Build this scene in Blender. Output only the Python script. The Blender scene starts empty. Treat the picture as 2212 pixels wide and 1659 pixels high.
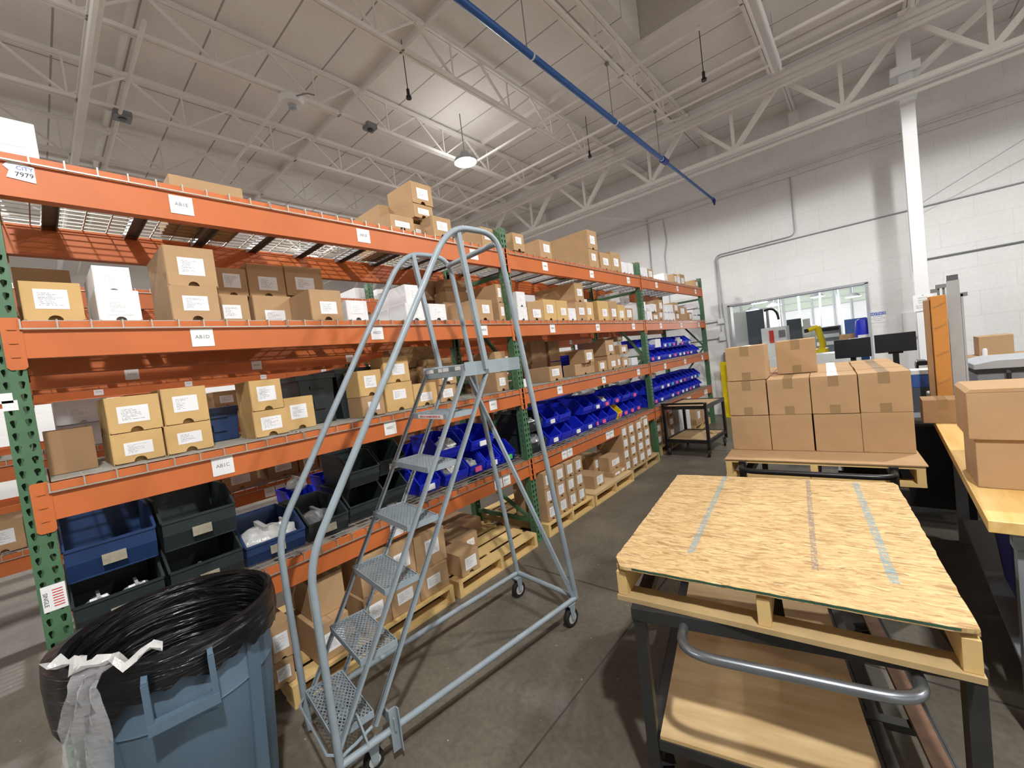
import bpy, math, random
from mathutils import Vector, Matrix
random.seed(7)
rnd = random.uniform
S = bpy.context.scene
COL = S.collection

# ------------------------------------------------------------------ camera, world, light, exposure
FOC, YAW, PITCH, ROLL = 892.93, -0.715396, -0.046356, -0.12453      # focal length in pixels of a 2212 x 1659 frame
EYE = Vector((2.564, 0.0, 1.745))
_f = Vector((math.sin(YAW)*math.cos(PITCH), math.cos(YAW)*math.cos(PITCH), math.sin(PITCH)))
_r = Vector((math.cos(YAW), -math.sin(YAW), 0)); _u = _r.cross(_f)
_c, _s = math.cos(ROLL), math.sin(ROLL)
CR, CU, CF = _c*_r+_s*_u, -_s*_r+_c*_u, _f
cd = bpy.data.cameras.new('camera'); cd.sensor_width = 36; cd.lens = FOC/2212*36; cd.clip_start = .02; cd.clip_end = 100
cam = bpy.data.objects.new('camera', cd); COL.objects.link(cam); S.camera = cam
cam.matrix_world = Matrix(((CR.x, CU.x, -CF.x, EYE.x), (CR.y, CU.y, -CF.y, EYE.y), (CR.z, CU.z, -CF.z, EYE.z), (0, 0, 0, 1)))

S.view_settings.view_transform = 'Standard'
S.view_settings.look = 'None'
S.view_settings.exposure = 0.02
S.cycles.diffuse_bounces = 8; S.cycles.max_bounces = 12
S.view_settings.gamma = 1
S.view_settings.use_curve_mapping = False
W = bpy.data.worlds.new('world'); S.world = W; W.use_nodes = True
W.node_tree.nodes['Background'].inputs[0].default_value = (.9, .95, 1, 1)
W.node_tree.nodes['Background'].inputs[1].default_value = .25

LAMP_Z = 5.22
LAMPS = [(3.6, -.35, 900), (3.85, 5.2, 470), (-2.35, 5.18, 400), (-2.4, -.4, 260), (-8.4, 5.2, 520), (-8.4, -.4, 520), (-2.4, -6.4, 140), (-8.4, -6.4, 520), (9.3, 4.2, 320), (9.3, -6.4, 120), (-8.4, -12.4, 400)]  # outer lamps to the left, right and rear are added for general fill
for i, (x, y, w) in enumerate(LAMPS):
    ld = bpy.data.lights.new('lamp_light', 'SPOT'); ld.energy = w; ld.spot_size = math.radians(167); ld.spot_blend = .12
    ld.shadow_soft_size = .095; ld.color = (1, .99, .972)
    lo = bpy.data.objects.new('lamp_light', ld); COL.objects.link(lo); lo.location = (x, y, LAMP_Z-.06)
    ld = bpy.data.lights.new('ceiling_fill', 'POINT'); ld.energy = w*.075; ld.shadow_soft_size = .3; ld.color = (1, .975, .94)   # fill light added at each lamp to brighten the ceiling
    lo = bpy.data.objects.new('ceiling_fill', ld); COL.objects.link(lo); lo.location = (x, y, LAMP_Z+.02)

def ray(px, py):
    return CR*((px-1106)/FOC) + CU*(-(py-829.5)/FOC) + CF
def onx(px, py, x):
    d = ray(px, py); return EYE + d*((x-EYE.x)/d.x)
def ony(px, py, y):
    d = ray(px, py); return EYE + d*((y-EYE.y)/d.y)
def onz(px, py, z):
    d = ray(px, py); return EYE + d*((z-EYE.z)/d.z)

# ------------------------------------------------------------------ materials
def lin(c):
    c = c/255.0
    return c/12.92 if c <= .04045 else ((c+.055)/1.055)**2.4
def rgb(t): return (lin(t[0]), lin(t[1]), lin(t[2]), 1)
MATS = {}
def mat(name, col, rough=.6, metal=0, var=.08, scale=12, bump=0, spec=.5, alpha=1, emit=0, trans=0, bscale=None, coat=0):
    m = bpy.data.materials.new(name); m.use_nodes = True; n = m.node_tree.nodes; l = m.node_tree.links
    b = n['Principled BSDF']; c = rgb(col)
    b.inputs['Base Color'].default_value = c; b.inputs['Roughness'].default_value = rough; b.inputs['Metallic'].default_value = metal
    b.inputs['Specular IOR Level'].default_value = spec; b.inputs['Alpha'].default_value = alpha
    b.inputs['Transmission Weight'].default_value = trans; b.inputs['Coat Weight'].default_value = coat
    tc = n.new('ShaderNodeTexCoord')
    if var:
        no = n.new('ShaderNodeTexNoise'); no.inputs['Scale'].default_value = scale; no.inputs['Detail'].default_value = 5
        l.new(tc.outputs['Object'], no.inputs['Vector'])
        r = n.new('ShaderNodeValToRGB'); r.color_ramp.elements[0].position = .3; r.color_ramp.elements[1].position = .7
        r.color_ramp.elements[0].color = tuple(v*(1-var) for v in c[:3])+(1,); r.color_ramp.elements[1].color = tuple(min(1, v*(1+var)) for v in c[:3])+(1,)
        l.new(no.outputs['Fac'], r.inputs[0]); l.new(r.outputs[0], b.inputs['Base Color'])
    if bump:
        n2 = n.new('ShaderNodeTexNoise'); n2.inputs['Scale'].default_value = bscale or scale*6; n2.inputs['Detail'].default_value = 4
        l.new(tc.outputs['Object'], n2.inputs['Vector'])
        bp = n.new('ShaderNodeBump'); bp.inputs['Strength'].default_value = bump; bp.inputs['Distance'].default_value = .004
        l.new(n2.outputs['Fac'], bp.inputs['Height']); l.new(bp.outputs[0], b.inputs['Normal'])
    if emit:
        b.inputs['Emission Color'].default_value = c; b.inputs['Emission Strength'].default_value = emit
    MATS[name] = m
    return m

mat('orange', (192, 104, 54), .5, var=.06, scale=5, spec=.4)
mat('green', (72, 108, 78), .5, var=.12, scale=9)
mat('wire', (176, 172, 162), .4, metal=.5, var=.05)
mat('zinc', (138, 138, 140), .45, metal=.5, var=.08)
mat('kraft', (178, 146, 110), .85, var=.06, scale=7, bump=.05, spec=.2)
mat('kraft_dark', (158, 126, 94), .85, var=.07, scale=7, bump=.05, spec=.2)
mat('tan', (202, 168, 114), .8, var=.05, scale=7, bump=.04, spec=.2)
mat('white_card', (226, 226, 228), .7, var=.03, spec=.2)
mat('paper', (232, 232, 232), .7, var=.02, spec=.2)
mat('pink', (236, 96, 150), .6, var=.03); mat('lime', (90, 215, 110), .6, var=.03); mat('cyan', (80, 180, 220), .6, var=.03); mat('post_it', (214, 226, 70), .6, var=.03)
mat('black_ink', (38, 38, 40), .6, var=0); mat('grey_ink', (120, 122, 126), .7, var=0); mat('blue_ink', (70, 100, 180), .6, var=0); mat('red_ink', (190, 52, 44), .6, var=0)
mat('blue_bin', (26, 44, 196), .35, var=.08, scale=4, spec=.5)
mat('old_card', (150, 143, 126), .8, var=.15, scale=40)
mat('dark_bin', (40, 48, 50), .45, var=.12, scale=5)
mat('navy_bin', (30, 54, 96), .45, var=.12, scale=5)
mat('ladder', (142, 154, 162), .42, var=.08, scale=10, spec=.5)
mat('galv', (150, 156, 164), .28, metal=.85, var=.1, scale=8)
mat('steel_dark', (58, 58, 58), .45, metal=.4, var=.2, scale=9)
mat('black_metal', (24, 23, 24), .35, var=.15, scale=9)
mat('rust', (112, 84, 64), .8, var=.3, scale=14)
mat('rubber', (26, 26, 27), .7, var=.1)
mat('hub', (196, 196, 190), .5, var=.05)
mat('trash', (84, 104, 122), .5, var=.05, scale=3, bump=.05)
mat('film', (225, 225, 228), .12, var=.03, alpha=.3, bump=1, bscale=70)
mat('bag', (214, 214, 212), .2, var=.12, scale=22, alpha=.75, bump=.9, bscale=45)
mat('silver_bag', (186, 190, 194), .2, metal=.75, var=.2, scale=20, bump=1, bscale=40)
mat('white_paint', (224, 226, 228), .55, var=.03, scale=2)
mat('joist', (228, 226, 223), .6, var=.05, scale=3)
mat('pine', (214, 182, 122), .7, var=.12, scale=4, bump=.1)
mat('pine_old', (178, 152, 108), .75, var=.2, scale=5, bump=.1)
mat('ply', (206, 178, 134), .65, var=.06, scale=3)
mat('blue_pipe', (36, 92, 168), .35, var=.05)
mat('blue_dark', (28, 44, 150), .4, var=.05)
mat('yellow', (236, 208, 22), .45, var=.05, scale=3)
mat('grey_plastic', (128, 134, 140), .5, var=.06)
mat('grey_light', (166, 170, 176), .5, var=.05)
mat('grey_mid', (120, 124, 128), .5, var=.05)
mat('monitor', (26, 28, 34), .3, var=.1)
mat('orange_card', (196, 134, 66), .8, var=.06, scale=6)
mat('machine_white', (222, 224, 222), .5, var=.03)
mat('machine_grey', (80, 86, 94), .5, var=.06)
mat('container_blue', (62, 98, 168), .5, var=.06)
mat('blue_tarp', (24, 30, 110), .5, var=.25, scale=6, bump=.6, bscale=14)
mat('red', (206, 56, 46), .5, var=.05)
mat('hall_green', (190, 202, 188), .6, var=.05)
mat('glass', (235, 240, 240), .03, var=0, alpha=.1)
mat('lamp_lens', (255, 250, 240), .5, var=0, emit=60)
mat('far_lamp', (255, 252, 244), .5, var=0, emit=14)
mat('dark_void', (20, 19, 19), .8, var=0)
mat('tape', (172, 142, 104), .3, var=.05, alpha=.7)

def nodes(name, rough=.7):
    m = bpy.data.materials.new(name); m.use_nodes = True
    MATS[name] = m
    return m.node_tree.nodes, m.node_tree.links, m.node_tree.nodes['Principled BSDF']
def N(n, kind, **kw):
    x = n.new('ShaderNode'+kind)
    for k, v in kw.items():
        if hasattr(x, k) and not isinstance(v, (tuple, float, int)): setattr(x, k, v)
        elif k in x.inputs: x.inputs[k].default_value = v
        else: setattr(x, k, v)
    return x
def ramp(n, l, src, *stops):
    r = n.new('ShaderNodeValToRGB'); e = r.color_ramp.elements
    while len(e) < len(stops): e.new(.5)
    for i, (p, c) in enumerate(stops): e[i].position = p; e[i].color = rgb(c) if len(c) == 3 else c
    l.new(src, r.inputs[0]); return r
def mixc(n, l, a, b, fac, mode='MIX'):
    x = n.new('ShaderNodeMix'); x.data_type = 'RGBA'; x.blend_type = mode
    for s, i in ((fac, 0), (a, 6), (b, 7)):
        if hasattr(s, 'is_linked'): l.new(s, x.inputs[i])
        else: x.inputs[i].default_value = s
    return x.outputs[2]

# printed label: rows of small type made from noise in the label's own UV
def print_mat(name, rows, ink, head=False):
    n, l, b = nodes(name); b.inputs['Roughness'].default_value = .7; b.inputs['Specular IOR Level'].default_value = .2
    uv = N(n, 'TexCoord'); sx = N(n, 'SeparateXYZ'); l.new(uv.outputs['UV'], sx.inputs[0])
    def ma(op, a, c=None):
        x = n.new('ShaderNodeMath'); x.operation = op
        for i, s in enumerate((a, c)):
            if s is None: continue
            if hasattr(s, 'is_linked'): l.new(s, x.inputs[i])
            else: x.inputs[i].default_value = s
        return x.outputs[0]
    v = ma('MULTIPLY', sx.outputs[1], rows); fr = ma('FRACT', v); fl = ma('FLOOR', v)
    cb = N(n, 'CombineXYZ'); l.new(ma('MULTIPLY', sx.outputs[0], 38), cb.inputs[0]); l.new(ma('MULTIPLY', fl, 7.3), cb.inputs[1])
    oi = N(n, 'ObjectInfo'); l.new(ma('MULTIPLY', oi.outputs['Random'], 90), cb.inputs[2])
    no = N(n, 'TexNoise', Scale=1.0, Detail=2.0); l.new(cb.outputs[0], no.inputs['Vector'])
    word = ma('GREATER_THAN', no.outputs['Fac'], .47)
    band = ma('MULTIPLY', ma('GREATER_THAN', fr, .3), ma('LESS_THAN', fr, .72))
    c2 = N(n, 'CombineXYZ'); l.new(ma('MULTIPLY', fl, 3.7), c2.inputs[1]); l.new(oi.outputs['Random'], c2.inputs[0])
    wn = N(n, 'TexWhiteNoise'); l.new(c2.outputs[0], wn.inputs['Vector'])
    end = ma('LESS_THAN', sx.outputs[0], ma('ADD', ma('MULTIPLY', wn.outputs[0], .5), .35))
    win = ma('MULTIPLY', ma('GREATER_THAN', sx.outputs[0], .12), ma('MULTIPLY', ma('GREATER_THAN', sx.outputs[1], .14), ma('LESS_THAN', sx.outputs[1], .86)))
    k = ma('MULTIPLY', ma('MULTIPLY', word, band), ma('MULTIPLY', end, win))
    l.new(mixc(n, l, rgb((232, 232, 234)), rgb(ink), k), b.inputs['Base Color'])
print_mat('label_print', 13, (150, 150, 155))
print_mat('label_faint', 12, (190, 188, 190))

def stained(name, base, stops, scale, rough, bump=.15):
    n, l, b = nodes(name); tc = N(n, 'TexCoord')
    a = N(n, 'TexNoise', Scale=scale, Detail=7.0, Roughness=.62); l.new(tc.outputs['Object'], a.inputs['Vector'])
    r = ramp(n, l, a.outputs['Fac'], *stops)
    f = N(n, 'TexNoise', Scale=scale*42, Detail=3.0); l.new(tc.outputs['Object'], f.inputs['Vector'])
    r2 = ramp(n, l, f.outputs['Fac'], (.35, (200, 200, 200)), (.7, (255, 255, 255)))
    out = mixc(n, l, r.outputs[0], r2.outputs[0], .55 if scale > .75 else .12, 'MULTIPLY')
    b.inputs['Roughness'].default_value = rough
    bp = N(n, 'Bump', Strength=bump, Distance=.003); l.new(f.outputs['Fac'], bp.inputs['Height']); l.new(bp.outputs[0], b.inputs['Normal'])
    return n, l, b, tc, out
n, l, b, tc, out = stained('concrete', None, ((.28, (80, 76, 68)), (.48, (104, 99, 88)), (.62, (122, 116, 103)), (.8, (146, 139, 124))), .8, .5)
sp = N(n, 'TexVoronoi', Scale=9.0); l.new(tc.outputs['Object'], sp.inputs['Vector'])
sr = ramp(n, l, sp.outputs['Distance'], (.02, (230, 226, 214)), (.05, (0, 0, 0)))
out = mixc(n, l, out, rgb((190, 186, 176)), sr.outputs[0])
l.new(out, b.inputs['Base Color'])
n, l, b, tc, out = stained('slab_joint', None, ((.3, (60, 56, 50)), (.7, (84, 80, 72))), 3, .8); l.new(out, b.inputs['Base Color'])
# painted block wall
n, l, b, tc, out = stained('block_wall', None, ((.3, (222, 222, 221)), (.7, (232, 233, 233))), .6, .6, .05)
mp = N(n, 'Mapping'); l.new(tc.outputs['Object'], mp.inputs[0]); mp.inputs['Rotation'].default_value = (math.pi/2, 0, 0)
br = N(n, 'TexBrick', Scale=1.0); br.inputs['Brick Width'].default_value = .8; br.inputs['Row Height'].default_value = .4; br.inputs['Mortar Size'].default_value = .006; br.inputs['Mortar Smooth'].default_value = .6
l.new(mp.outputs[0], br.inputs[0])
out = mixc(n, l, out, rgb((214, 214, 213)), br.outputs['Fac']); l.new(out, b.inputs['Base Color'])
# roof deck: painted boards with seams running across the joists
n, l, b, tc, out = stained('roof_deck', None, ((.3, (222, 220, 217)), (.7, (236, 234, 231))), .7, .7, .05)
br = N(n, 'TexBrick', Scale=1.0); br.offset = 0; br.inputs['Brick Width'].default_value = 4.5; br.inputs['Row Height'].default_value = .61; br.inputs['Mortar Size'].default_value = .014; br.inputs['Mortar Smooth'].default_value = .6
l.new(tc.outputs['Object'], br.inputs[0])
out = mixc(n, l, out, rgb((160, 156, 151)), br.outputs['Fac']); l.new(out, b.inputs['Base Color'])
# oriented strand board: overlapping flakes
n, l, b = nodes('strand_board'); tc = N(n, 'TexCoord')
cols = None
for i, (rot, sx, sy) in enumerate(((.1, 17, 120), (-.3, 22, 140), (.55, 20, 110), (1.3, 18, 90))):
    mp = N(n, 'Mapping'); mp.inputs['Rotation'].default_value = (0, 0, rot); mp.inputs['Scale'].default_value = (sx, sy, 1); mp.inputs['Location'].default_value = (i*3.1, i*7.7, 0)
    dn = N(n, 'TexNoise', Scale=14.0, Detail=2.0); l.new(tc.outputs['Object'], dn.inputs['Vector'])
    ad = n.new('ShaderNodeVectorMath'); ad.operation = 'MULTIPLY_ADD'; l.new(dn.outputs['Color'], ad.inputs[0]); ad.inputs[1].default_value = (.035, .035, 0); l.new(tc.outputs['Object'], ad.inputs[2])
    l.new(ad.outputs[0], mp.inputs[0])
    vo = N(n, 'TexVoronoi', Scale=1.0); l.new(mp.outputs[0], vo.inputs['Vector'])
    r = ramp(n, l, vo.outputs['Color'], (.1, (158, 124, 82)), (.35, (190, 156, 106)), (.6, (204, 172, 122)), (.9, (216, 188, 140)))
    if cols is None: cols = r.outputs[0]
    else:
        ms = N(n, 'TexNoise', Scale=9.0+5*i, Detail=3.0); l.new(mp.outputs[0], ms.inputs['Vector']); ms.inputs['Scale'].default_value = .8
        mr = ramp(n, l, ms.outputs['Fac'], (.47, (0, 0, 0)), (.52, (255, 255, 255)))
        cols = mixc(n, l, cols, r.outputs[0], mr.outputs[0])
mp = N(n, 'Mapping'); mp.inputs['Scale'].default_value = (12, 105, 1); mp.inputs['Rotation'].default_value = (0, 0, -.15); l.new(tc.outputs['Object'], mp.inputs[0])
dk = N(n, 'TexNoise', Scale=1.0, Detail=6.0, Roughness=.7); l.new(mp.outputs[0], dk.inputs['Vector'])
dr = ramp(n, l, dk.outputs['Fac'], (.32, (92, 66, 42)), (.44, (255, 255, 255)))
cols = mixc(n, l, cols, dr.outputs[0], .75, 'MULTIPLY')
# three chalk-like paint stripes along the board
sp = N(n, 'SeparateXYZ'); l.new(tc.outputs['Object'], sp.inputs[0])
def stripe(cx, slope, hw, y0, y1, colr):
    global cols
    def ma(op, a, c):
        x = n.new('ShaderNodeMath'); x.operation = op
        for i, s in enumerate((a, c)):
            if hasattr(s, 'is_linked'): l.new(s, x.inputs[i])
            else: x.inputs[i].default_value = s
        return x.outputs[0]
    d = ma('ABSOLUTE', ma('SUBTRACT', sp.outputs[0], ma('ADD', ma('MULTIPLY', sp.outputs[1], slope), cx)), 0)
    k = ma('MULTIPLY', ma('LESS_THAN', d, hw), ma('MULTIPLY', ma('GREATER_THAN', sp.outputs[1], y0), ma('LESS_THAN', sp.outputs[1], y1)))
    g = N(n, 'TexNoise', Scale=130.0, Detail=4.0); l.new(tc.outputs['Object'], g.inputs['Vector'])
    gr = ramp(n, l, g.outputs['Fac'], (.36, (20, 20, 20)), (.56, (220, 220, 220)))
    cols = mixc(n, l, cols, rgb(colr), ma('MULTIPLY', k, gr.outputs[0]))
stripe(-.252, -.012, .013, .19, 1.23, (96, 150, 168)); stripe(.148, -.008, .010, .2, 1.23, (112, 108, 112)); stripe(.350, -.01, .013, .19, 1.23, (96, 150, 168))
l.new(cols, b.inputs['Base Color']); b.inputs['Roughness'].default_value = .7
bp = N(n, 'Bump', Strength=.25, Distance=.002); l.new(dk.outputs['Fac'], bp.inputs['Height']); l.new(bp.outputs[0], b.inputs['Normal'])
# wood with long grain
def grain(name, a, c, sc, rough):
    n, l, b = nodes(name); tc = N(n, 'TexCoord'); mp = N(n, 'Mapping'); mp.inputs['Scale'].default_value = sc; l.new(tc.outputs['Object'], mp.inputs[0])
    no = N(n, 'TexNoise', Scale=1.0, Detail=6.0, Roughness=.6); l.new(mp.outputs[0], no.inputs['Vector'])
    r = ramp(n, l, no.outputs['Fac'], (.3, a), (.7, c)); l.new(r.outputs[0], b.inputs['Base Color']); b.inputs['Roughness'].default_value = rough
grain('maple', (212, 168, 92), (236, 204, 140), (22, 1.2, 22), .35)
grain('shelf_ply', (186, 152, 104), (222, 194, 148), (2, 14, 14), .6)
grain('board_x', (196, 160, 98), (228, 200, 142), (24, 2, 24), .7)
# crinkled black liner
n, l, b = nodes('liner'); tc = N(n, 'TexCoord'); b.inputs['Base Color'].default_value = rgb((15, 15, 18)); b.inputs['Roughness'].default_value = .28
mp = N(n, 'Mapping'); mp.inputs['Scale'].default_value = (4, 4, 30); l.new(tc.outputs['Object'], mp.inputs[0])
no = N(n, 'TexNoise', Scale=1.0, Detail=4.0, Roughness=.5, Distortion=.8); l.new(mp.outputs[0], no.inputs['Vector'])
bp = N(n, 'Bump', Strength=1.0, Distance=.02); l.new(no.outputs['Fac'], bp.inputs['Height']); l.new(bp.outputs[0], b.inputs['Normal'])

# ------------------------------------------------------------------ mesh helpers
class M:
    def __init__(s): s.v = []; s.f = []; s.mi = []; s.uvf = {}
    def add(s, vs, fs, mi=0):
        o = len(s.v); s.v += [tuple(p) for p in vs]
        for f in fs: s.f.append(tuple(i+o for i in f)); s.mi.append(mi)
        return s
    def box(s, x0, x1, y0, y1, z0, z1, mi=0):
        return s.add([(x0, y0, z0), (x1, y0, z0), (x1, y1, z0), (x0, y1, z0), (x0, y0, z1), (x1, y0, z1), (x1, y1, z1), (x0, y1, z1)],
                     [(0, 3, 2, 1), (4, 5, 6, 7), (0, 1, 5, 4), (1, 2, 6, 5), (2, 3, 7, 6), (3, 0, 4, 7)], mi)
    def cbox(s, c, sx, sy, sz, mi=0):
        return s.box(c[0]-sx/2, c[0]+sx/2, c[1]-sy/2, c[1]+sy/2, c[2]-sz/2, c[2]+sz/2, mi)
    def bar(s, p, q, w, h, mi=0, up=(0, 0, 1)):
        p, q = Vector(p), Vector(q); d = (q-p).normalized(); a = d.cross(Vector(up))
        if a.length < 1e-4: a = d.cross(Vector((1, 0, 0)))
        a.normalize(); b = a.cross(d); a *= w/2; b *= h/2
        vs = [p-a-b, p+a-b, p+a+b, p-a+b, q-a-b, q+a-b, q+a+b, q-a+b]
        return s.add(vs, [(0, 1, 2, 3), (7, 6, 5, 4), (0, 4, 5, 1), (1, 5, 6, 2), (2, 6, 7, 3), (3, 7, 4, 0)], mi)
    def tube(s, pts, r, n=10, mi=0):
        pts = [Vector(p) for p in pts]; vs = []; fs = []; ref = None
        for i, p in enumerate(pts):
            t = (pts[min(i+1, len(pts)-1)]-pts[max(i-1, 0)]).normalized()
            if ref is None:
                ref = t.cross(Vector((0, 0, 1)))
                if ref.length < 1e-3: ref = t.cross(Vector((1, 0, 0)))
            a = (ref - t*ref.dot(t)).normalized(); ref = a; b = t.cross(a)
            for k in range(n):
                an = 2*math.pi*k/n; vs.append(p + a*(r*math.cos(an)) + b*(r*math.sin(an)))
        for i in range(len(pts)-1):
            for k in range(n): fs.append((i*n+k, i*n+(k+1) % n, (i+1)*n+(k+1) % n, (i+1)*n+k))
        fs.append(tuple(range(n))[::-1]); fs.append(tuple((len(pts)-1)*n+k for k in range(n)))
        return s.add(vs, fs, mi)
    def prism(s, poly, axis, a0, a1, mi=0):
        # poly: 2D points in the two other axes (in x,y,z order)
        def p3(p, a): return (a, p[0], p[1]) if axis == 'x' else (p[0], a, p[1]) if axis == 'y' else (p[0], p[1], a)
        n = len(poly); vs = [p3(p, a0) for p in poly]+[p3(p, a1) for p in poly]
        return s.add(vs, [tuple(range(n))[::-1], tuple(range(n, 2*n))]+[(i, (i+1) % n, n+(i+1) % n, n+i) for i in range(n)], mi)
    def cyl(s, c, r, h, n=16, axis='z', mi=0, r2=None):
        r2 = r if r2 is None else r2; c = Vector(c)
        def p(an, rr, t):
            u, v = rr*math.cos(an), rr*math.sin(an)
            return c+Vector((u, v, t)) if axis == 'z' else c+Vector((u, t, v)) if axis == 'y' else c+Vector((t, u, v))
        vs = [p(2*math.pi*k/n, r, 0) for k in range(n)]+[p(2*math.pi*k/n, r2, h) for k in range(n)]
        return s.add(vs, [tuple(range(n))[::-1], tuple(range(n, 2*n))]+[(k, (k+1) % n, n+(k+1) % n, n+k) for k in range(n)], mi)
    def lathe(s, prof, n=32, c=(0, 0, 0), mi=0, wob=None):
        vs = []; fs = []
        for i, (r, z) in enumerate(prof):
            for k in range(n):
                an = 2*math.pi*k/n; dr, dz = wob(i, an) if wob else (0, 0)
                vs.append((c[0]+(r+dr)*math.cos(an), c[1]+(r+dr)*math.sin(an), c[2]+z+dz))
        for i in range(len(prof)-1):
            for k in range(n): fs.append((i*n+k, i*n+(k+1) % n, (i+1)*n+(k+1) % n, (i+1)*n+k))
        return s.add(vs, fs, mi)
    def quad_uv(s, vs, mi=0):
        i = len(s.f); s.add(vs, [(0, 1, 2, 3)], mi); s.uvf[i] = ((0, 0), (1, 0), (1, 1), (0, 1)); return s
    def mesh(s, name, mats):
        me = bpy.data.meshes.new(name); me.from_pydata(s.v, [], s.f)
        for m in ([mats] if isinstance(mats, str) else mats): me.materials.append(MATS[m])
        if any(s.mi): me.polygons.foreach_set('material_index', s.mi)
        if s.uvf:
            uv = me.uv_layers.new(name='uv')
            for i, c in s.uvf.items():
                for li, t in zip(me.polygons[i].loop_indices, c): uv.data[li].uv = t
        me.validate(); me.update(); return me
    def obj(s, name, mats, parent=None, smooth=False, bevel=0, loc=None):
        me = s.mesh(name, mats); return link(name, me, parent, smooth, bevel, loc)
def link(name, me, parent=None, smooth=False, bevel=0, loc=None):
    o = bpy.data.objects.new(name, me); COL.objects.link(o)
    if parent: o.parent = parent
    if loc: o.location = loc
    if smooth:
        me.polygons.foreach_set('use_smooth', [True]*len(me.polygons)); me.set_sharp_from_angle(angle=math.radians(38))
    if bevel:
        b = o.modifiers.new('bevel', 'BEVEL'); b.width = bevel; b.segments = 2; b.limit_method = 'ANGLE'; b.harden_normals = False
    return o
def tag(o, label, cat, group=None, kind=None):
    if label: o['label'] = label
    if cat: o['category'] = cat
    if group: o['group'] = group
    if kind: o['kind'] = kind
    return o
def thing(name, label, cat, loc=(0, 0, 0), rz=0, group=None):
    o = bpy.data.objects.new(name, None); o.empty_display_size = .1; COL.objects.link(o); o.location = loc; o.rotation_euler = (0, 0, rz)
    return tag(o, label, cat, group)
def struct(m, name, mats, **kw):
    o = m.obj(name, mats, **kw); o['kind'] = 'structure'; return o
def dup(root, loc, rz=0, label=None, group=None):
    r = root.copy(); COL.objects.link(r); r.location = loc; r.rotation_euler = (0, 0, rz)
    if label: r['label'] = label
    if group: r['group'] = group
    for ch in list(root.children):
        c = ch.copy(); COL.objects.link(c); c.parent = r
        for g in list(ch.children):
            d = g.copy(); COL.objects.link(d); d.parent = c
    return r
_tx = {}
def text(s, size, parent, loc, rot, mt, ext=.0004, align='CENTER', name='lettering', sx=1):
    k = (s, size, mt, align)
    if k not in _tx:
        c = bpy.data.curves.new(name, 'FONT'); c.body = s; c.size = size; c.align_x = align; c.align_y = 'CENTER'; c.extrude = ext; c.resolution_u = 2
        o = bpy.data.objects.new(name, c); COL.objects.link(o); bpy.context.view_layer.update()
        me = bpy.data.meshes.new_from_object(o.evaluated_get(bpy.context.evaluated_depsgraph_get())); me.name = name
        bpy.data.objects.remove(o); bpy.data.curves.remove(c); me.materials.clear(); me.materials.append(MATS[mt]); _tx[k] = me
    o = bpy.data.objects.new(name, _tx[k]); COL.objects.link(o); o.parent = parent; o.location = loc; o.rotation_euler = rot
    o.scale = (sx, 1, 1); return o
def arc(p0, c, p1, n=6):
    # quadratic bend from p0 to p1 around control c
    p0, c, p1 = Vector(p0), Vector(c), Vector(p1)
    return [p0*(1-t)**2 + c*2*t*(1-t) + p1*t*t for t in [i/n for i in range(n+1)]]
ORD = ['', 'first', 'second', 'third', 'fourth', 'fifth', 'sixth', 'seventh', 'eighth', 'ninth', 'tenth', 'eleventh', 'twelfth', 'thirteenth', 'fourteenth', 'fifteenth', 'sixteenth', 'seventeenth', 'eighteenth', 'nineteenth', 'twentieth', 'twenty-first', 'twenty-second', 'twenty-third', 'twenty-fourth']
FACE_X = (math.pi/2, 0, math.pi/2)      # lettering that faces +x
FACE_MY = (math.pi/2, 0, 0)             # lettering that faces -y
# ------------------------------------------------------------------ the room
YW, ZC = 10.27, 6.02
XL, XR, YB = -12.5, 10.5, -16.0
m = M(); m.box(XL, XR, YB, YW, -.1, 0); struct(m, 'floor', 'concrete')
m = M()
for x0, x1, y0, y1 in ((.18, 10, 2.60, 2.612), (-12, 10, 6.9, 6.908), (1.30, 1.309, -8, 10.2)): m.box(x0, x1, y0, y1, .0005, .0015)
struct(m, 'trim_1', 'slab_joint')
# far wall with the opening to the next hall
WX0, WX1, WZ0, WZ1 = .28, 2.60, .95, 2.44
m = M()
m.box(XL, WX0, YW, YW+.2, 0, ZC+.3); m.box(WX1, XR, YW, YW+.2, 0, ZC+.3); m.box(WX0, WX1, YW, YW+.2, WZ1, ZC+.3); m.box(WX0, WX1, YW, YW+.2, 0, WZ0)
struct(m, 'wall_far', 'block_wall')
m = M()
for x0, x1, z0, z1 in ((WX0-.03, WX1+.03, WZ1-.02, WZ1+.02), (WX0-.03, WX0+.02, WZ0, WZ1), (WX1-.02, WX1+.03, WZ0, WZ1), (WX0-.03, WX1+.03, WZ0-.03, WZ0+.02)): m.box(x0, x1, YW-.02, YW+.22, z0, z1)
struct(m, 'window_1', 'grey_light')
m = M(); m.box(XL-.2, XL, YB, YW, 0, ZC+.3); struct(m, 'wall_left', 'block_wall')
m = M(); m.box(XR, XR+.2, YB, YW, 0, ZC+.3); struct(m, 'wall_right', 'block_wall')
m = M(); m.box(XL, XR, YB-.2, YB, 0, ZC+.3); struct(m, 'wall_near', 'block_wall')
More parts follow.
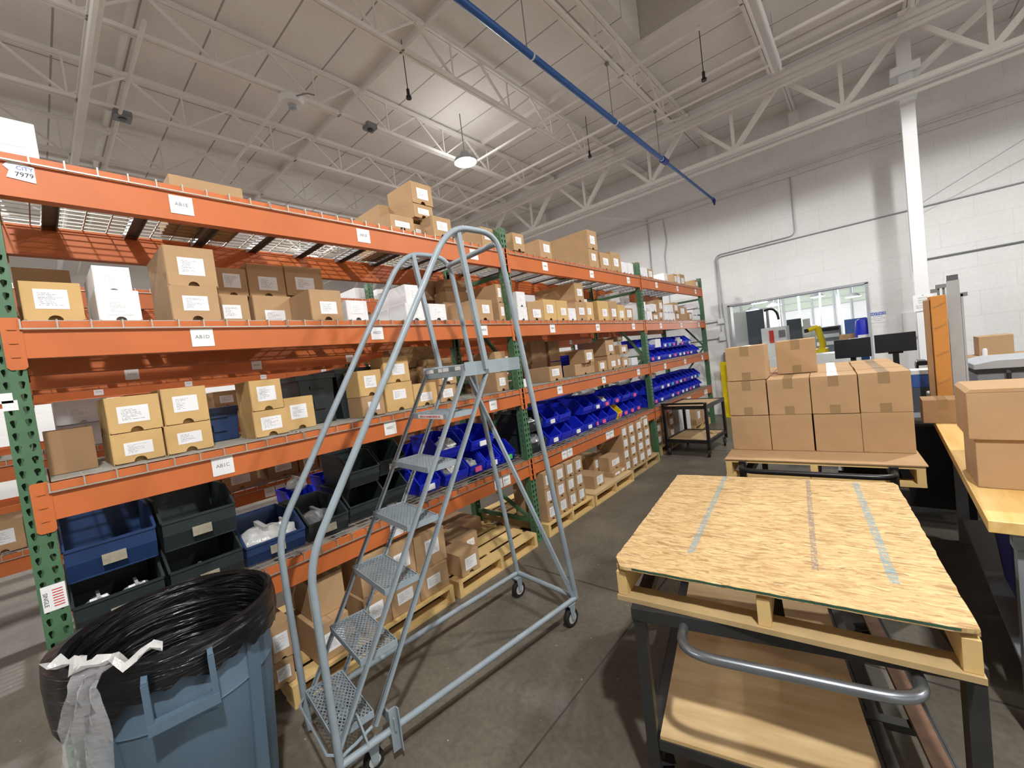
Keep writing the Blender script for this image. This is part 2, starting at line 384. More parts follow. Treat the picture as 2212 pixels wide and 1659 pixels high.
# roof deck with a skylight well
SX0, SX1, SY0, SY1 = .43, 2.9, 3.6, 6.11
m = M()
m.box(XL, SX0, YB, YW, ZC, ZC+.1); m.box(SX1, XR, YB, YW, ZC, ZC+.1); m.box(SX0, SX1, YB, SY0, ZC, ZC+.1); m.box(SX0, SX1, SY1, YW, ZC, ZC+.1)
struct(m, 'ceiling', 'roof_deck')
m = M()
m.box(SX0-.05, SX0, SY0, SY1, ZC+.1, ZC+.9); m.box(SX1, SX1+.05, SY0, SY1, ZC+.1, ZC+.9); m.box(SX0, SX1, SY0-.05, SY0, ZC+.1, ZC+.9); m.box(SX0, SX1, SY1, SY1+.05, ZC+.1, ZC+.9); m.box(SX0, SX1, SY0, SY1, ZC+.9, ZC+.95)
struct(m, 'trim_2', 'roof_deck')

def joist_mesh(y0, y1):
    m = M(); zt, zb = 5.97, 5.46
    for s in (-.022, .022): m.box(s-.018, s+.018, y0, y1+2.7, zt-.045, zt); m.box(s-.018, s+.018, y0, y1, zb, zb+.045)
    y = 7.33
    m.bar((0, y1, zb+.02), (0, 8.45, zt-.06), .03, .03)
    k = 0
    while y > y0+.6:
        m.bar((0, y, zb+.03), (0, y-.55, zt-.04), .028, .028); m.bar((0, y-.55, zt-.04), (0, y-1.11, zb+.03), .02, .02); m.bar((0, y, zb+.03), (0, y, zt-.04), .018, .018)
        y -= 1.11
    m.box(-.09, .09, 8.38, 8.62, 5.86, 5.925)
    return m
jm = joist_mesh(-15.9, 7.47).mesh('roof_joist', 'joist')
for k in range(-7, 7):
    o = link('trim_joist', jm, loc=(.25+1.5*k, 0, 0)); o.name = 'trim_%d' % (k+20); o['kind'] = 'structure'
# bridging, conduits and sprinkler lines across the joists
m = M()
for y in (-10, -5.2, -2.6, .75, 3.2, 5.7): m.bar((XL+.1, y, 5.475), (XR-.1, y, 5.475), .03, .03)
struct(m, 'trim_40', 'joist')
m = M()
for y in (-4, -1.4, 1.15, 3.6, 6.1, 8): m.bar((XL+.1, y, 5.985), (XR-.1, y, 5.985), .045, .07)
struct(m, 'trim_41', 'joist')
def pipe(label, pts, r, mt='joist', cat='pipe', name='ceiling_pipe', n=8):
    m = M(); m.tube(pts, r, n); return tag(m.obj(name, mt, smooth=True), label, cat)
pipe('thick white pipe crossing under the roof joists nearest the camera', [(XL+.1, .78, 5.38), (.6, .78, 5.38)], .045)
pipe('thin white conduit dropping across the joists to a grey box', [(XL+.1, 1.1, 5.40), (-2.4, 1.1, 5.40)], .02)
pipe('white sprinkler line crossing the joists beside the round light', [(XL+.1, 2.48, 5.43), (-2.8, 2.48, 5.43)], .02)
pipe('white conduit crossing the joists between girder and blue pipe', [(XL+.1, 7.15, 5.42), (XR-.1, 7.15, 5.42)], .018)
pipe('white sprinkler line crossing the joists above the skylight corner', [(XL+.1, 6.65, 5.44), (XR-.1, 6.65, 5.44)], .024)
pipe('white pipe running just under the girder bottom chord', [(XL+.1, 8.42, 4.81), (XR-.1, 8.42, 4.81)], .026)
pipe('white pipe running along the girder top chord', [(XL+.1, 8.3, 5.62), (XR-.1, 8.3, 5.62)], .028)
pipe('white branch pipe from the girder to the far wall', [(-2.05, 8.44, 4.81), (-1.33, 10.2, 4.84)], .018)
# girder
m = M()
for s in (-.05, .05): m.box(XL, XR, 8.5+s-.04, 8.5+s+.04, 4.93, 4.99); m.box(XL, XR, 8.5+s-.04, 8.5+s+.04, 5.8, 5.87)
m.box(XL, XR, 8.47, 8.53, 4.96, 5.02); m.box(XL, XR, 8.47, 8.53, 5.74, 5.83)
for k in range(-9, 7):
    xb = 1.0+1.5*k
    m.bar((xb, 8.5, 4.98), (xb-.75, 8.5, 5.82), .05, .06); m.bar((xb, 8.5, 4.98), (xb+.75, 8.5, 5.82), .07, .08); m.bar((xb, 8.5, 4.98), (xb, 8.5, 5.82), .04, .05)
struct(m, 'trim_42', 'joist')
# seats under the joists where they meet the far wall
m = M()
for k in range(-7, 7): m.box(.25+1.5*k-.08, .25+1.5*k+.08, 10.12, 10.268, 5.55, 5.92)
struct(m, 'trim_43', 'joist')
# white square column with its signs
t = thing('steel_column', 'white square steel column rising to the roof girder', 'column', (3.21, 8.75, 0))
m = M(); m.box(-.078, .078, -.078, .078, 0, 5.9); m.box(-.14, .14, -.14, .14, 0, .02); m.obj('shaft', 'white_paint', t, bevel=.006)
m = M(); m.box(-.16, .16, -.12, .12, 5.2, 5.32); m.box(-.11, .11, -.09, .09, 4.86, 4.93); m.obj('bracket', 'white_paint', t)
m = M(); m.bar((.08, 0, 5.15), (1.15, -.25, 5.8), .07, .07); m.obj('brace', 'joist', t)
t = thing('paper_sign', 'white paper sign with lettering and arrows taped to column', 'sign', (3.20, 8.66, 1.80))
m = M(); m.box(-.095, .115, -.003, 0, -.02, .22); m.obj('sheet', 'paper', t)
for i, (s, z) in enumerate((('VERTICAL', .17), ('DRAWER', .135), ('FOLDER', .10), ('ALL STANDS & IN', .06), ('PILLOW BOX', .03))): text(s, .028, t, (.01, -.004, z), FACE_MY, 'grey_ink', sx=.7 if i == 3 else .9)
for q in ([(.0, .205), (.02, .205), (.01, .218)], [(.0, -.004), (.02, -.004), (.01, -.017)]): m = M(); m.prism(q, 'y', -.005, -.0035); m.obj('arrow', 'grey_ink', t)
m = M(); m.box(3.05, 3.32, 10.19, 10.265, 1.35, 1.79); tag(m.obj('electrical_panel', 'white_paint', bevel=.01), 'white electrical panel box on the far wall behind column', 'panel')
t = thing('notice_sign', 'blue and white notice sign on far wall beside opening', 'sign', (2.725, YW-.004, 1.78))
m = M(); m.box(-.125, .125, -.004, .002, -.10, .10); m.obj('panel', 'paper', t)
m = M(); m.box(-.115, .115, -.0055, -.004, .03, .09); m.obj('blue_band', 'blue_ink', t)
text('NOTICE', .062, t, (0, -.006, .058), FACE_MY, 'paper')
text('AUTHORIZED', .022, t, (0, -.006, .006), FACE_MY, 'blue_ink'); text('PERSONNEL ONLY BEYOND', .02, t, (0, -.006, -.03), FACE_MY, 'grey_ink', sx=.85); text('THIS POINT', .022, t, (0, -.006, -.065), FACE_MY, 'grey_ink')
# conduits on the far wall
pipe('pair of white conduits along the top of the far wall', [(XL+.1, 10.24, 4.90), (XR-.1, 10.24, 4.90)], .02, name='wall_conduit')
pipe('lower white conduit along the top of the far wall', [(XL+.1, 10.24, 4.78), (XR-.1, 10.24, 4.78)], .02, name='wall_conduit')
pipe('long grey conduit crossing far wall above the opening', [(.13, 10.24, 3.5)]+arc((.13, 10.24, 3.47), (.13, 10.24, 3.55), (.25, 10.24, 3.55))+[(XR-.1, 10.24, 3.57)], .011, 'grey_light', name='wall_conduit')
pipe('white conduit rising from yellow guard to the long conduit', [(.19, 10.24, 1.3), (.13, 10.24, 3.5)], .013, 'grey_light', name='wall_conduit')
pipe('bent conduit dropping from wall top to the long conduit', [(1.60, 10.24, 4.75), (1.60, 10.24, 3.75)]+arc((1.60, 10.24, 3.72), (1.60, 10.24, 3.62), (1.48, 10.24, 3.61))+[(.24, 10.24, 3.60)]+arc((.24, 10.24, 3.60), (.10, 10.24, 3.60), (.09, 10.24, 3.45))+[(.09, 10.24, 1.9)], .011, 'grey_light', name='wall_conduit')
pipe('grey conduit dropping behind the rack from wall top', [(-1.33, 10.24, 4.85), (-1.38, 10.24, 2.2)], .012, 'grey_light', name='wall_conduit')
pipe('second thin grey cable dropping behind the rack', [(-.95, 10.24, 4.75), (-.92, 10.24, 4.2), (-1.0, 10.24, 3.9), (-.98, 10.24, 2.2)], .008, 'grey_light', name='wall_conduit')
pipe('grey conduit low on far wall right of column', [(3.24, 10.24, 2.66), (XR-.1, 10.24, 2.66)], .014, 'grey_mid', name='wall_conduit')
pipe('sagging white cable with clips between column and right wall', [(3.3, 9.9, 3.52), (5.2, 9.5, 4.4), (8, 9, 5.4)], .006, 'grey_light', name='hanging_cable')
for z, lb in ((2.13, 'white junction box beside the rack, upper one'), (1.75, 'white junction box beside the rack, lower one')):
    m = M(); m.box(.03, .16, 10.2, 10.265, z-.06, z+.06); tag(m.obj('junction_box', 'white_paint', bevel=.008), lb, 'junction box')
    pipe('thin conduit from %s to rack end' % ('upper junction box' if z > 2 else 'lower junction box'), [(.03, 10.24, z), (-1.4, 10.24, z-.02)], .009, 'grey_mid', name='wall_conduit')
m = M(); m.box(-.02, .16, 10.1, 10.265, 0, .30); m.box(.16, .4, 10.12, 10.265, 0, .24); tag(m.obj('wall_curb', 'white_paint', bevel=.01), 'white painted curb at foot of far wall beside yellow guard', 'curb')
t = thing('corner_guard', 'tall yellow steel guard standing against the far wall', 'guard', (.20, 10.02, 0))
m = M(); m.box(-.16, .02, -.02, .0, .02, 1.22); m.box(.02, .04, -.14, .0, .02, 1.22); m.box(-.16, .04, -.14, .06, 0, .02); m.prism([(-.14, 0.02), (-.02, 0.02), (-.02, 1.1)], 'x', .055, .065); m.obj('plate', 'yellow', t)
t = thing('switch_box', 'grey switch box with yellow label above yellow guard', 'switch', (.17, 10.2, 1.33))
m = M(); m.box(-.07, .07, -.06, .06, -.1, .1); m.obj('case', 'grey_mid', t, bevel=.006)
m = M(); m.box(-.04, .04, -.065, -.06, -.09, -.02); m.obj('label', 'yellow', t); m = M(); m.box(-.03, .03, -.07, -.06, .0, .06); m.obj('lever', 'black_metal', t)

# blue air line hung from a joist
t = thing('air_pipe', 'blue compressed air pipe hanging below the roof joists', 'pipe', (.25, 0, 4.73))
m = M(); m.tube([(0, -7, 0), (0, 7.15, 0)], .034, 12); m.obj('main', 'blue_pipe', t, smooth=True)
m = M(); m.tube([(0, 7.1, 0), (0, 9.95, 0)], .024, 12); m.obj('reducer', 'blue_pipe', t, smooth=True)
m = M(); m.cyl((0, 7.02, 0), .052, .16, 14, 'y'); m.obj('coupling', 'blue_dark', t, smooth=True)
m = M(); m.tube([(0, 9.93, 0), (0, 10.0, 0), (0, 10.02, -.05)], .034, 10); m.cyl((0, 10.02, -.1), .02, .05, 10); m.obj('elbow', 'blue_dark', t, smooth=True)
for y in (-4, -1.2, 1.4, 3.5, 5.3, 6.92):
    m = M(); m.tube([(0, y, .03), (0, y, .75)], .005, 6); m.box(-.02, .02, y-.02, y+.02, .7, .76); m.obj('hanger', 'grey_mid', t)
    m = M(); m.cyl((0, y+.06, 0), .037, .02, 14, 'y'); m.obj('clamp', 'white_paint', t)

# lamps
def fixture(x, y, label):
    t = thing('high_bay_lamp', label, 'lamp', (x, y, LAMP_Z), group='high bay lamps under the roof')
    m = M(); m.lathe([(.0, .16), (.07, .16), (.09, .10), (.18, .05), (.20, .0), (.19, -.005), (.17, .005), (.0, .005)], 28); m.obj('housing', 'grey_light', t, smooth=True)
    m = M(); m.cyl((0, 0, -.004), .165, .006, 28); m.obj('lens', 'lamp_lens', t)
    m = M(); m.tube([(0, 0, .15), (0, 0, .8)], .008, 6); m.obj('hook', 'grey_mid', t)
    return t
for i, (x, y, w) in enumerate(LAMPS):
    fixture(x, y, 'round high bay lamp shining brightly above the rack' if i == 2 else ('distant high bay lamp low above the top shelf' if i == 4 else 'high bay lamp of the same kind out of frame'))
t = thing('round_light', 'unlit round white light under a joist with loose wires', 'light', (-2.72, 2.55, 5.44))
m = M(); m.lathe([(0, 0), (.13, 0), (.15, -.04), (.12, -.09), (.05, -.10), (0, -.10)], 24); m.obj('housing', 'white_paint', t, smooth=True)
m = M(); m.lathe([(0, -.10), (.05, -.10), (.045, -.15), (0, -.165)], 16); m.obj('lens', 'grey_light', t, smooth=True)
m = M(); m.tube([(-.14, .02, -.02), (-.22, .04, .0), (-.24, .06, .06)], .012, 6); m.obj('cable', 'grey_mid', t); m = M(); m.tube([(.14, 0, -.06), (.22, .1, -.03), (.26, .18, -.04)], .008, 6); m.obj('cable', 'grey_mid', t)
for x, y, z, s, lb in ((-4.25, 1.13, 5.40, .085, 'small grey square sensor under joist above the top shelf'), (-2.72, 3.65, 5.43, .075, 'small dark square sensor under joist beside round light')):
    t = thing('ceiling_sensor', lb, 'sensor', (x, y, z))
    m = M(); m.box(-s, s, -s, s, -.02, .05); m.obj('case', 'grey_mid', t); m = M(); m.cyl((0, 0, -.03), .04, .012, 16); m.obj('eye', 'black_metal', t)
t = thing('strip_light', 'unlit white twin tube strip light hanging at right', 'light', (1.86, 5.9, 5.30))
m = M(); m.box(-.06, .06, -1.2, 1.2, 0, .05); m.obj('tray', 'white_paint', t)
for s in (-.045, .045): m = M(); m.tube([(s, -1.18, -.03), (s, 1.18, -.03)], .018, 8); m.obj('tube', 'paper', t)
for s in (-1.1, 1.1): m = M(); m.tube([(0, s, .05), (0, s, .7)], .004, 5); m.obj('hanger', 'grey_light', t)
for x, y, lb in ((-1.65, 3.55, 'small black sprinkler head near the middle of roof'), (1.1, 6.45, 'small black sprinkler head right of the blue pipe'), (-1.0, 7.0, 'small black sprinkler head by the girder')):
    m = M(); m.cyl((x, y, 5.30), .02, .09, 8); m.cyl((x, y, 5.27), .035, .03, 8); m.tube([(x, y, 5.36), (x, y, 6.0)], .006, 5); tag(m.obj('sprinkler_head', 'black_metal'), lb, 'sprinkler')

# ------------------------------------------------------------------ the next hall seen through the opening
HX0, HX1, HY1, HZ = -6, 9, 24, 6.0
m = M(); m.box(HX0, HX1, YW+.2, HY1, -.1, 0); struct(m, 'floor_2', 'concrete')
m = M(); m.box(HX0, HX1, HY1, HY1+.2, 0, HZ); m.box(HX0-.2, HX0, YW+.2, HY1, 0, HZ); m.box(HX1, HX1+.2, YW+.2, HY1, 0, HZ); struct(m, 'wall_back', 'white_paint')
m = M(); m.box(HX0, HX1, YW+.2, HY1, HZ, HZ+.1); struct(m, 'ceiling_2', 'roof_deck')
for i in range(6):
    m = M(); y = 12.4+1.9*i
    m.bar((HX0, y, 5.3), (HX1, y, 5.3), .06, .08); m.bar((HX0, y, 5.9), (HX1, y, 5.9), .06, .06)
    for k in range(10): m.bar((HX0+1.5*k, y, 5.3), (HX0+1.5*k+.75, y, 5.9), .04, .04); m.bar((HX0+1.5*k+1.5, y, 5.3), (HX0+1.5*k+.75, y, 5.9), .04, .04)
    struct(m, 'trim_%d' % (50+i), 'grey_light')
m = M()
for x in (-2.2, -.9, -.4, .7, 1.5, 2.1, 3.2, 3.6): m.box(x-.03, x+.03, HY1-.12, HY1-.02, 0, HZ)
for z in (2.62, 2.95, 3.25): m.box(HX0, HX1, HY1-.14, HY1-.02, z, z+.035)
struct(m, 'trim_60', 'grey_light')
m = M(); m.box(HX0, HX1, HY1-.06, HY1-.001, 2.66, HZ); struct(m, 'trim_61', 'hall_green')
for i, (px, py, y) in enumerate(((1776, 628, 17), (1640, 654, 16), (1626, 670, 19), (1766, 641, 20), (1843, 641, 19), (1612, 655, 15), (1672, 660, 17))):
    p = ony(px, py, y); t = thing('hall_lamp', 'round lit lamp hanging in the hall beyond the opening', 'lamp', p, group='lamps in the hall beyond the opening')
    m = M(); m.lathe([(0, .14), (.1, .12), (.24, .0), (0, 0)], 18); m.obj('shade', 'grey_light', t, smooth=True)
    m = M(); m.cyl((0, 0, -.01), .22, .01, 18); m.obj('lens', 'far_lamp', t)
    m = M(); m.tube([(0, 0, .1), (0, 0, HZ-p.z)], .012, 5); m.obj('rod', 'grey_light', t)
    ld = bpy.data.lights.new('hall_light', 'POINT'); ld.energy = 170; ld.shadow_soft_size = .22; lo = bpy.data.objects.new('hall_light', ld); COL.objects.link(lo); lo.location = p-Vector((0, 0, .25))
for i, px in enumerate((1682, 1724, 1762, 1806, 1812)):
    p = ony(px, 640, 16+i); m = M(); m.tube([(p.x, p.y, 0), (p.x+(.0, .0, .25, 0, 0)[i], p.y, HZ)], .035, 6); tag(m.obj('hall_pole', 'grey_mid', smooth=True), 'thin grey pole or cable drop in the hall beyond the opening', 'pole', 'poles in the hall beyond the opening')
def at(px, py, y): return ony(px, py, y)
def span(l, r, top, y, z0=None, bot=None):
    # an upright rectangle at depth y: left/right pixels at row "top", from z0 (or pixel bot) up
    a, c = at(l, top, y), at(r, top, y); return a.x, c.x, (a.z+c.z)/2, (z0 if z0 is not None else at((l+r)/2, bot, y).z)
def machine_box(name, l, r, top, y, d, mt, label, cat, z0=0, parts=()):
    x0, x1, zt, zb = span(l, r, top, y, z0); t = thing(name, label, cat, ((x0+x1)/2, y, zb)); w = (x1-x0)/2; h = zt-zb
    m = M(); m.box(-w, w, 0, d, 0, h); m.obj('body', mt, t, bevel=.01)
    for pn, u0, u1, v0, v1, pm in parts:
        m = M(); m.box(-w+2*w*u0, -w+2*w*u1, -.02, .0, h*v0, h*v1); m.obj(pn, pm, t)
    return t
t = machine_box('machine_tool', 1574, 1660, 672, 13.6, 1.4, 'machine_white', 'white machining centre with tall dark grey head, left in opening', 'machine', 0, (('side_door', .05, .5, .1, .55, 'machine_white'),))
x0, x1, zt, zb = span(1612, 1650, 672, 13.2, 1.45); m = M(); m.box(x0, x1, 13.1, 13.56, zb, zt+.02)
o = tag(m.obj('grey_cabinet', 'machine_grey', bevel=.02), 'tall dark grey machine cabinet standing high in the opening', 'cabinet'); 
a, c = at(1650, 672, 13.1), at(1682, 690, 13.1)
m = M(); m.tube(arc(a, (c.x-.02, 13.1, a.z+.12), c, 8), .03, 8); tag(m.obj('cable_arm', 'black_metal', smooth=True), 'black curved cable arm beside the dark grey cabinet', 'cable')
machine_box('control_cabinet', 1643, 1698, 707, 11.9, .5, 'machine_white', 'white control cabinet with a red label, behind the opening', 'cabinet', 0, (('red_label', .32, .5, .8, .96, 'red'), ('screen', .7, .95, .86, .95, 'grey_mid')))
machine_box('milling_machine', 1700, 1752, 706, 13.0, 1.2, 'machine_white', 'low white machine with dark window in the opening', 'machine', 0, (('window', .0, .62, .82, 1.12, 'machine_grey'), ('cabinet_door', .68, .98, .1, 1.1, 'machine_white')))
a = at(1768, 704, 12.6); t = thing('robot_arm', 'yellow robot arm among machines beyond the opening', 'robot', (a.x, 12.6, 0))
m = M(); m.cyl((0, 0, 0), .16, 1.2, 14); m.obj('base', 'yellow', t); m = M(); m.tube([(0, 0, 1.15), (.06, 0, 1.3), (-.02, -.1, a.z-.02)], .07, 10); m.obj('lower_arm', 'yellow', t, smooth=True); m = M(); m.tube([(-.02, -.1, a.z-.02), (-.2, -.2, a.z-.08)], .05, 10); m.obj('upper_arm', 'yellow', t, smooth=True); m = M(); m.box(-.27, -.2, -.25, -.15, a.z-.13, a.z-.04); m.obj('gripper', 'black_metal', t)
machine_box('tool_rack', 1752, 1815, 706, 14.6, .5, 'grey_mid', 'grey rack crowded with small parts behind the robot arm', 'rack', 0, (('tray', .05, .95, .7, .76, 'machine_white'), ('tray', .05, .95, .82, .88, 'machine_white'), ('tray', .05, .95, .93, .98, 'black_metal')))
machine_box('blue_cabinet', 1823, 1872, 688, 12.2, .8, 'container_blue', 'large blue cabinet at the right end of opening', 'cabinet', 0, (('door', .05, .48, .05, .95, 'container_blue'), ('door', .52, .95, .05, .95, 'container_blue')))
machine_box('cardboard_box', 1812, 1846, 722, 11.4, .3, 'kraft_dark', 'brown cardboard box before the blue cabinet', 'box', 0)
machine_box('hall_bench', 1590, 1860, 770, 10.75, .5, 'machine_white', 'long white bench just behind the opening', 'bench', 0)
t = thing('blue_jacket', 'bright blue jacket hanging beside the blue cabinet', 'jacket', tuple(at(1866, 700, 10.62))); m = M()
m.lathe([(.05, .12), (.12, .08), (.15, -.15), (.14, -.4), (.0, -.42)], 14); m.obj('cloth', 'blue_bin', t, smooth=True); m = M(); m.box(-.1, .1, -.17, .14, -.28, -.2); m.obj('patch', 'paper', t)
# ------------------------------------------------------------------ pallet racks
BAY, POST0, DEPTH = 3.127, -.04, .92
LEVELS = {'E': (2.845, .175), 'D': (2.165, .152), 'C': (1.495, .15), 'B': (.795, .15)}      # top of beam, height
SHELF = {k: v[0]-.005 for k, v in LEVELS.items()}
def post_mesh(h):
    # perforated front plate, two perforated cheeks and rear lips of one upright; y centred, front face at x = 0
    m = M(); p = .0508; w = .078; dpt = .074
    drop = [(-.0085, .006), (-.0095, .012), (-.005, .018), (.005, .018), (.0095, .012), (.0085, .006), (.004, -.012), (-.004, -.012)]
    n = int(h/p)
    def plate(to3, u0, u1, holes):
        # strip of cells around each hole column
        cw = (u1-u0)/len(holes)
        for ci, shape in enumerate(holes):
            a, c = u0+ci*cw, u0+(ci+1)*cw; cu = (a+c)/2
            for k in range(n):
                z0, z1 = k*p, (k+1)*p; zc = (z0+z1)/2
                out = [(a, zc+.006), (a, z1), (cu-.005, z1), (cu+.005, z1), (c, z1), (c, zc+.006), (c, z0), (a, z0)]
                hole = [(cu+x, zc+z) for x, z in shape]
                m.add([to3(*q) for q in out+hole], [(i, (i+1) % 8, 8+(i+1) % 8, 8+i) for i in range(8)])
    plate(lambda u, z: (0, u, z), -w/2, w/2, [drop, drop])
    small = [(x*.55, z*.55) for x, z in drop]
    for s in (-1, 1): plate(lambda u, z, s=s: (-u, s*w/2, z), 0, dpt, [small])
    m.box(-dpt-.002, -dpt, -w/2, -w/2+.02, 0, h); m.box(-dpt-.002, -dpt, w/2-.02, w/2, 0, h)
    m.box(-dpt-.03, .03, -w/2-.02, w/2+.02, 0, .008)
    return m
PM = post_mesh(3.07).mesh('post', 'green')
def beam_mesh(h, rear=False):
    m = M(); L = BAY-.078; g = BAY-.08
    poly = [(-.052, 0), (0, 0), (0, -h), (-.052, -h)]
    m.prism([(-.052, -.028), (-.030, -.028), (-.030, 0), (0, 0), (0, -h), (-.052, -h)], 'y', 0, L)
    for y0, y1 in ((-.05, .006), (L-.006, L+.05)):           # end connectors hooked on the posts
        m.prism([(y0+.006, .012), (y1-.006, .012), (y1, .004), (y1, -h-.035), (y1-.01, -h-.045), (y0+.01, -h-.045), (y0, -h-.035), (y0, .004)], 'x', .001, .006)
        yc = (y0+y1)/2
        for k in range(3): m.box(.006, .010, yc-.012, yc+.012, -.03-k*.055-.008, -.03-k*.055+.001)
    return m
BM = {k: beam_mesh(v[1]).mesh('beam', 'orange') for k, v in LEVELS.items()}
def deck_mesh(w):
    m = M(); r = .0055; n = int(round(w/.1016)); y0 = (w-n*.1016)/2
    for k in range(n+1):
        y = y0+k*.1016
        m.box(-DEPTH-.01, .012, y-r/2, y+r/2, 0, r); m.box(.008, .012+.002, y-r/2, y+r/2, -.034, r)
    for k in range(15): x = -.04-k*.062; m.box(x-r/2, x+r/2, 0, w, r*.6, r*1.6)
    m.box(.008, .016, y0-.004, w-y0+.004, -.037, -.031); m.box(-DEPTH-.016, -DEPTH-.01, 0, w, -.03, -.024)
    return m
DM = deck_mesh(1.0).mesh('wire_deck', 'wire')
ch = M(); ch.prism([(-.022, 0), (-.030, -.002), (-.030, -.034), (-.026, -.034), (-.026, -.004), (.026, -.004), (.026, -.034), (.030, -.034), (.030, -.002), (.022, 0)], 'x', -DEPTH+.03, -.052)
CHM = ch.mesh('channel', 'zinc')
BAYS = ['near bay', 'middle bay', 'far bay']; LEVN = {'E': 'top shelf', 'D': 'second shelf', 'C': 'third shelf', 'B': 'lowest shelf'}
def label_plate(parent, y, z, s, wd=.095, hg=.09, size=.025, x=.0015):
    m = M(); m.box(0, .0012, -wd/2, wd/2, -hg/2, hg/2); o = m.obj('beam_label', 'paper', parent, loc=(x, y, z))
    if s: text(s, size, o, (.0016, 0, .003), FACE_X, 'grey_ink')
    return o
m = M(); m.bar((-.06, 0, 0), (-DEPTH+.06, 0, 0), .03, .04); CBM = m.mesh('cross_brace', 'green'); DBM = []
for z0, z1 in ((.18, .62), (1.62, .62), (1.62, 2.62)): m = M(); m.bar((-.06, 0, z0), (-DEPTH+.06, 0, z1), .026, .034); DBM.append(m.mesh('diagonal_brace', 'green'))
def rack(X, pre, label, lev='EDCB', bays=3, y00=POST0, det=True, name='pallet_rack'):
    t = thing(name, label, 'rack', (X, y00, 0), group='pallet rack rows')
    for i in range(bays+1):
        o = link('post', PM, t, loc=(0, i*BAY, 0)); o = link('post', PM, t, loc=(-DEPTH, i*BAY, 0)); o.rotation_euler = (0, 0, math.pi)
        for z in (.18, .62, 1.62, 2.62): o = link('cross_brace', CBM, t, loc=(0, i*BAY, z))
        for k in range(3): o = link('diagonal_brace', DBM[k], t, loc=(0, i*BAY, 0))
    for b in range(bays):
        for L in lev:
            zt, h = LEVELS[L]; y = b*BAY+.039
            o = link('beam', BM[L], t, loc=(0, y, zt)); o2 = link('beam', BM[L], t, loc=(-DEPTH, y+BAY-.078, zt)); o2.rotation_euler = (0, 0, math.pi)
            for k in range(3):
                yy = (.60, 1.60, 2.66)[k]; zc = -h/2-.01
                if det and L == 'B': label_plate(o, yy-.06, zc, '%s%dA 1' % (pre, b*3+k+1), .1, .1, .022); label_plate(o, yy+.05, zc, '%s%dA 2' % (pre, b*3+k+1), .1, .1, .022)
                else: label_plate(o, yy, zc, '%s%d%s' % (pre, b*3+k+1, L))
    return t
R1 = rack(0, 'AB', 'long orange and green pallet rack along the left of aisle')
# the torn capacity plate, the red and white frame sticker and the paper tags on the nearest rack
m = M(); m.prism([(.075, 2.745), (.155, 2.735), (.155, 2.80), (.09, 2.815), (.07, 2.79), (.085, 2.775)], 'x', .002, .003); o = m.obj('capacity_plate', 'paper', R1)
text('CITY', .022, o, (.0036, .128, 2.788), FACE_X, 'blue_ink'); text('7979', .026, o, (.0036, .125, 2.762), FACE_X, 'black_ink')
m = M(); m.box(.0008, .0016, -.03, .038, .985, 1.09); o = m.obj('frame_sticker', 'paper', R1); text('SINGLE', .018, o, (.002, -.02, 1.035), (math.pi/2, math.pi/2, math.pi/2), 'black_ink')
m = M()
for k in range(7): m.box(.0016, .002, .0, .03, 1.0+k*.011, 1.004+k*.011)
m.obj('red_lines', 'red_ink', o)
for y, z in ((-.03, 1.86), (-.02, 1.83)): m = M(); m.box(.0008, .0016, y-.02, y+.02, z-.02, z+.02); m.obj('paper_tag', 'paper', R1)
R2 = rack(-2.40, 'AA', 'second pallet rack seen through the shelves of the first', y00=-3.167, bays=4)
R3 = rack(-5.45, 'AC', 'third pallet rack far behind the second one', y00=-3.167, bays=4, lev='DCB', det=False)

def deck(X, y, L, label, grp):
    t = thing('wire_deck', label, 'shelf', (X, y, LEVELS[L][0]+.0005), group=grp)
    link('mesh_panel', DM, t)
    for k in (.16, .5, .84): link('channel', CHM, t, loc=(0, k, 0))
    return t
ENDS = ['left end', 'middle', 'right end']
base = None
for L in 'EDCB':
    for b in range(3):
        for k in range(3):
            y = POST0+b*BAY+.05+k*1.013; lb = 'wire mesh deck at the %s of the %s, %s' % (ENDS[k], BAYS[b], LEVN[L])
            if base is None: base = deck(0, y, L, lb, 'wire mesh decks')
            else: dup(base, (0, y, LEVELS[L][0]+.0005), 0, lb)
for L in 'EDCB':
    for b in range(4):
        for k in range(3):
            y = -3.167+b*BAY+.05+k*1.013; dup(base, (-2.4, y, LEVELS[L][0]+.0005), 0, 'wire mesh deck on the second rack behind', 'wire mesh decks of the second rack')
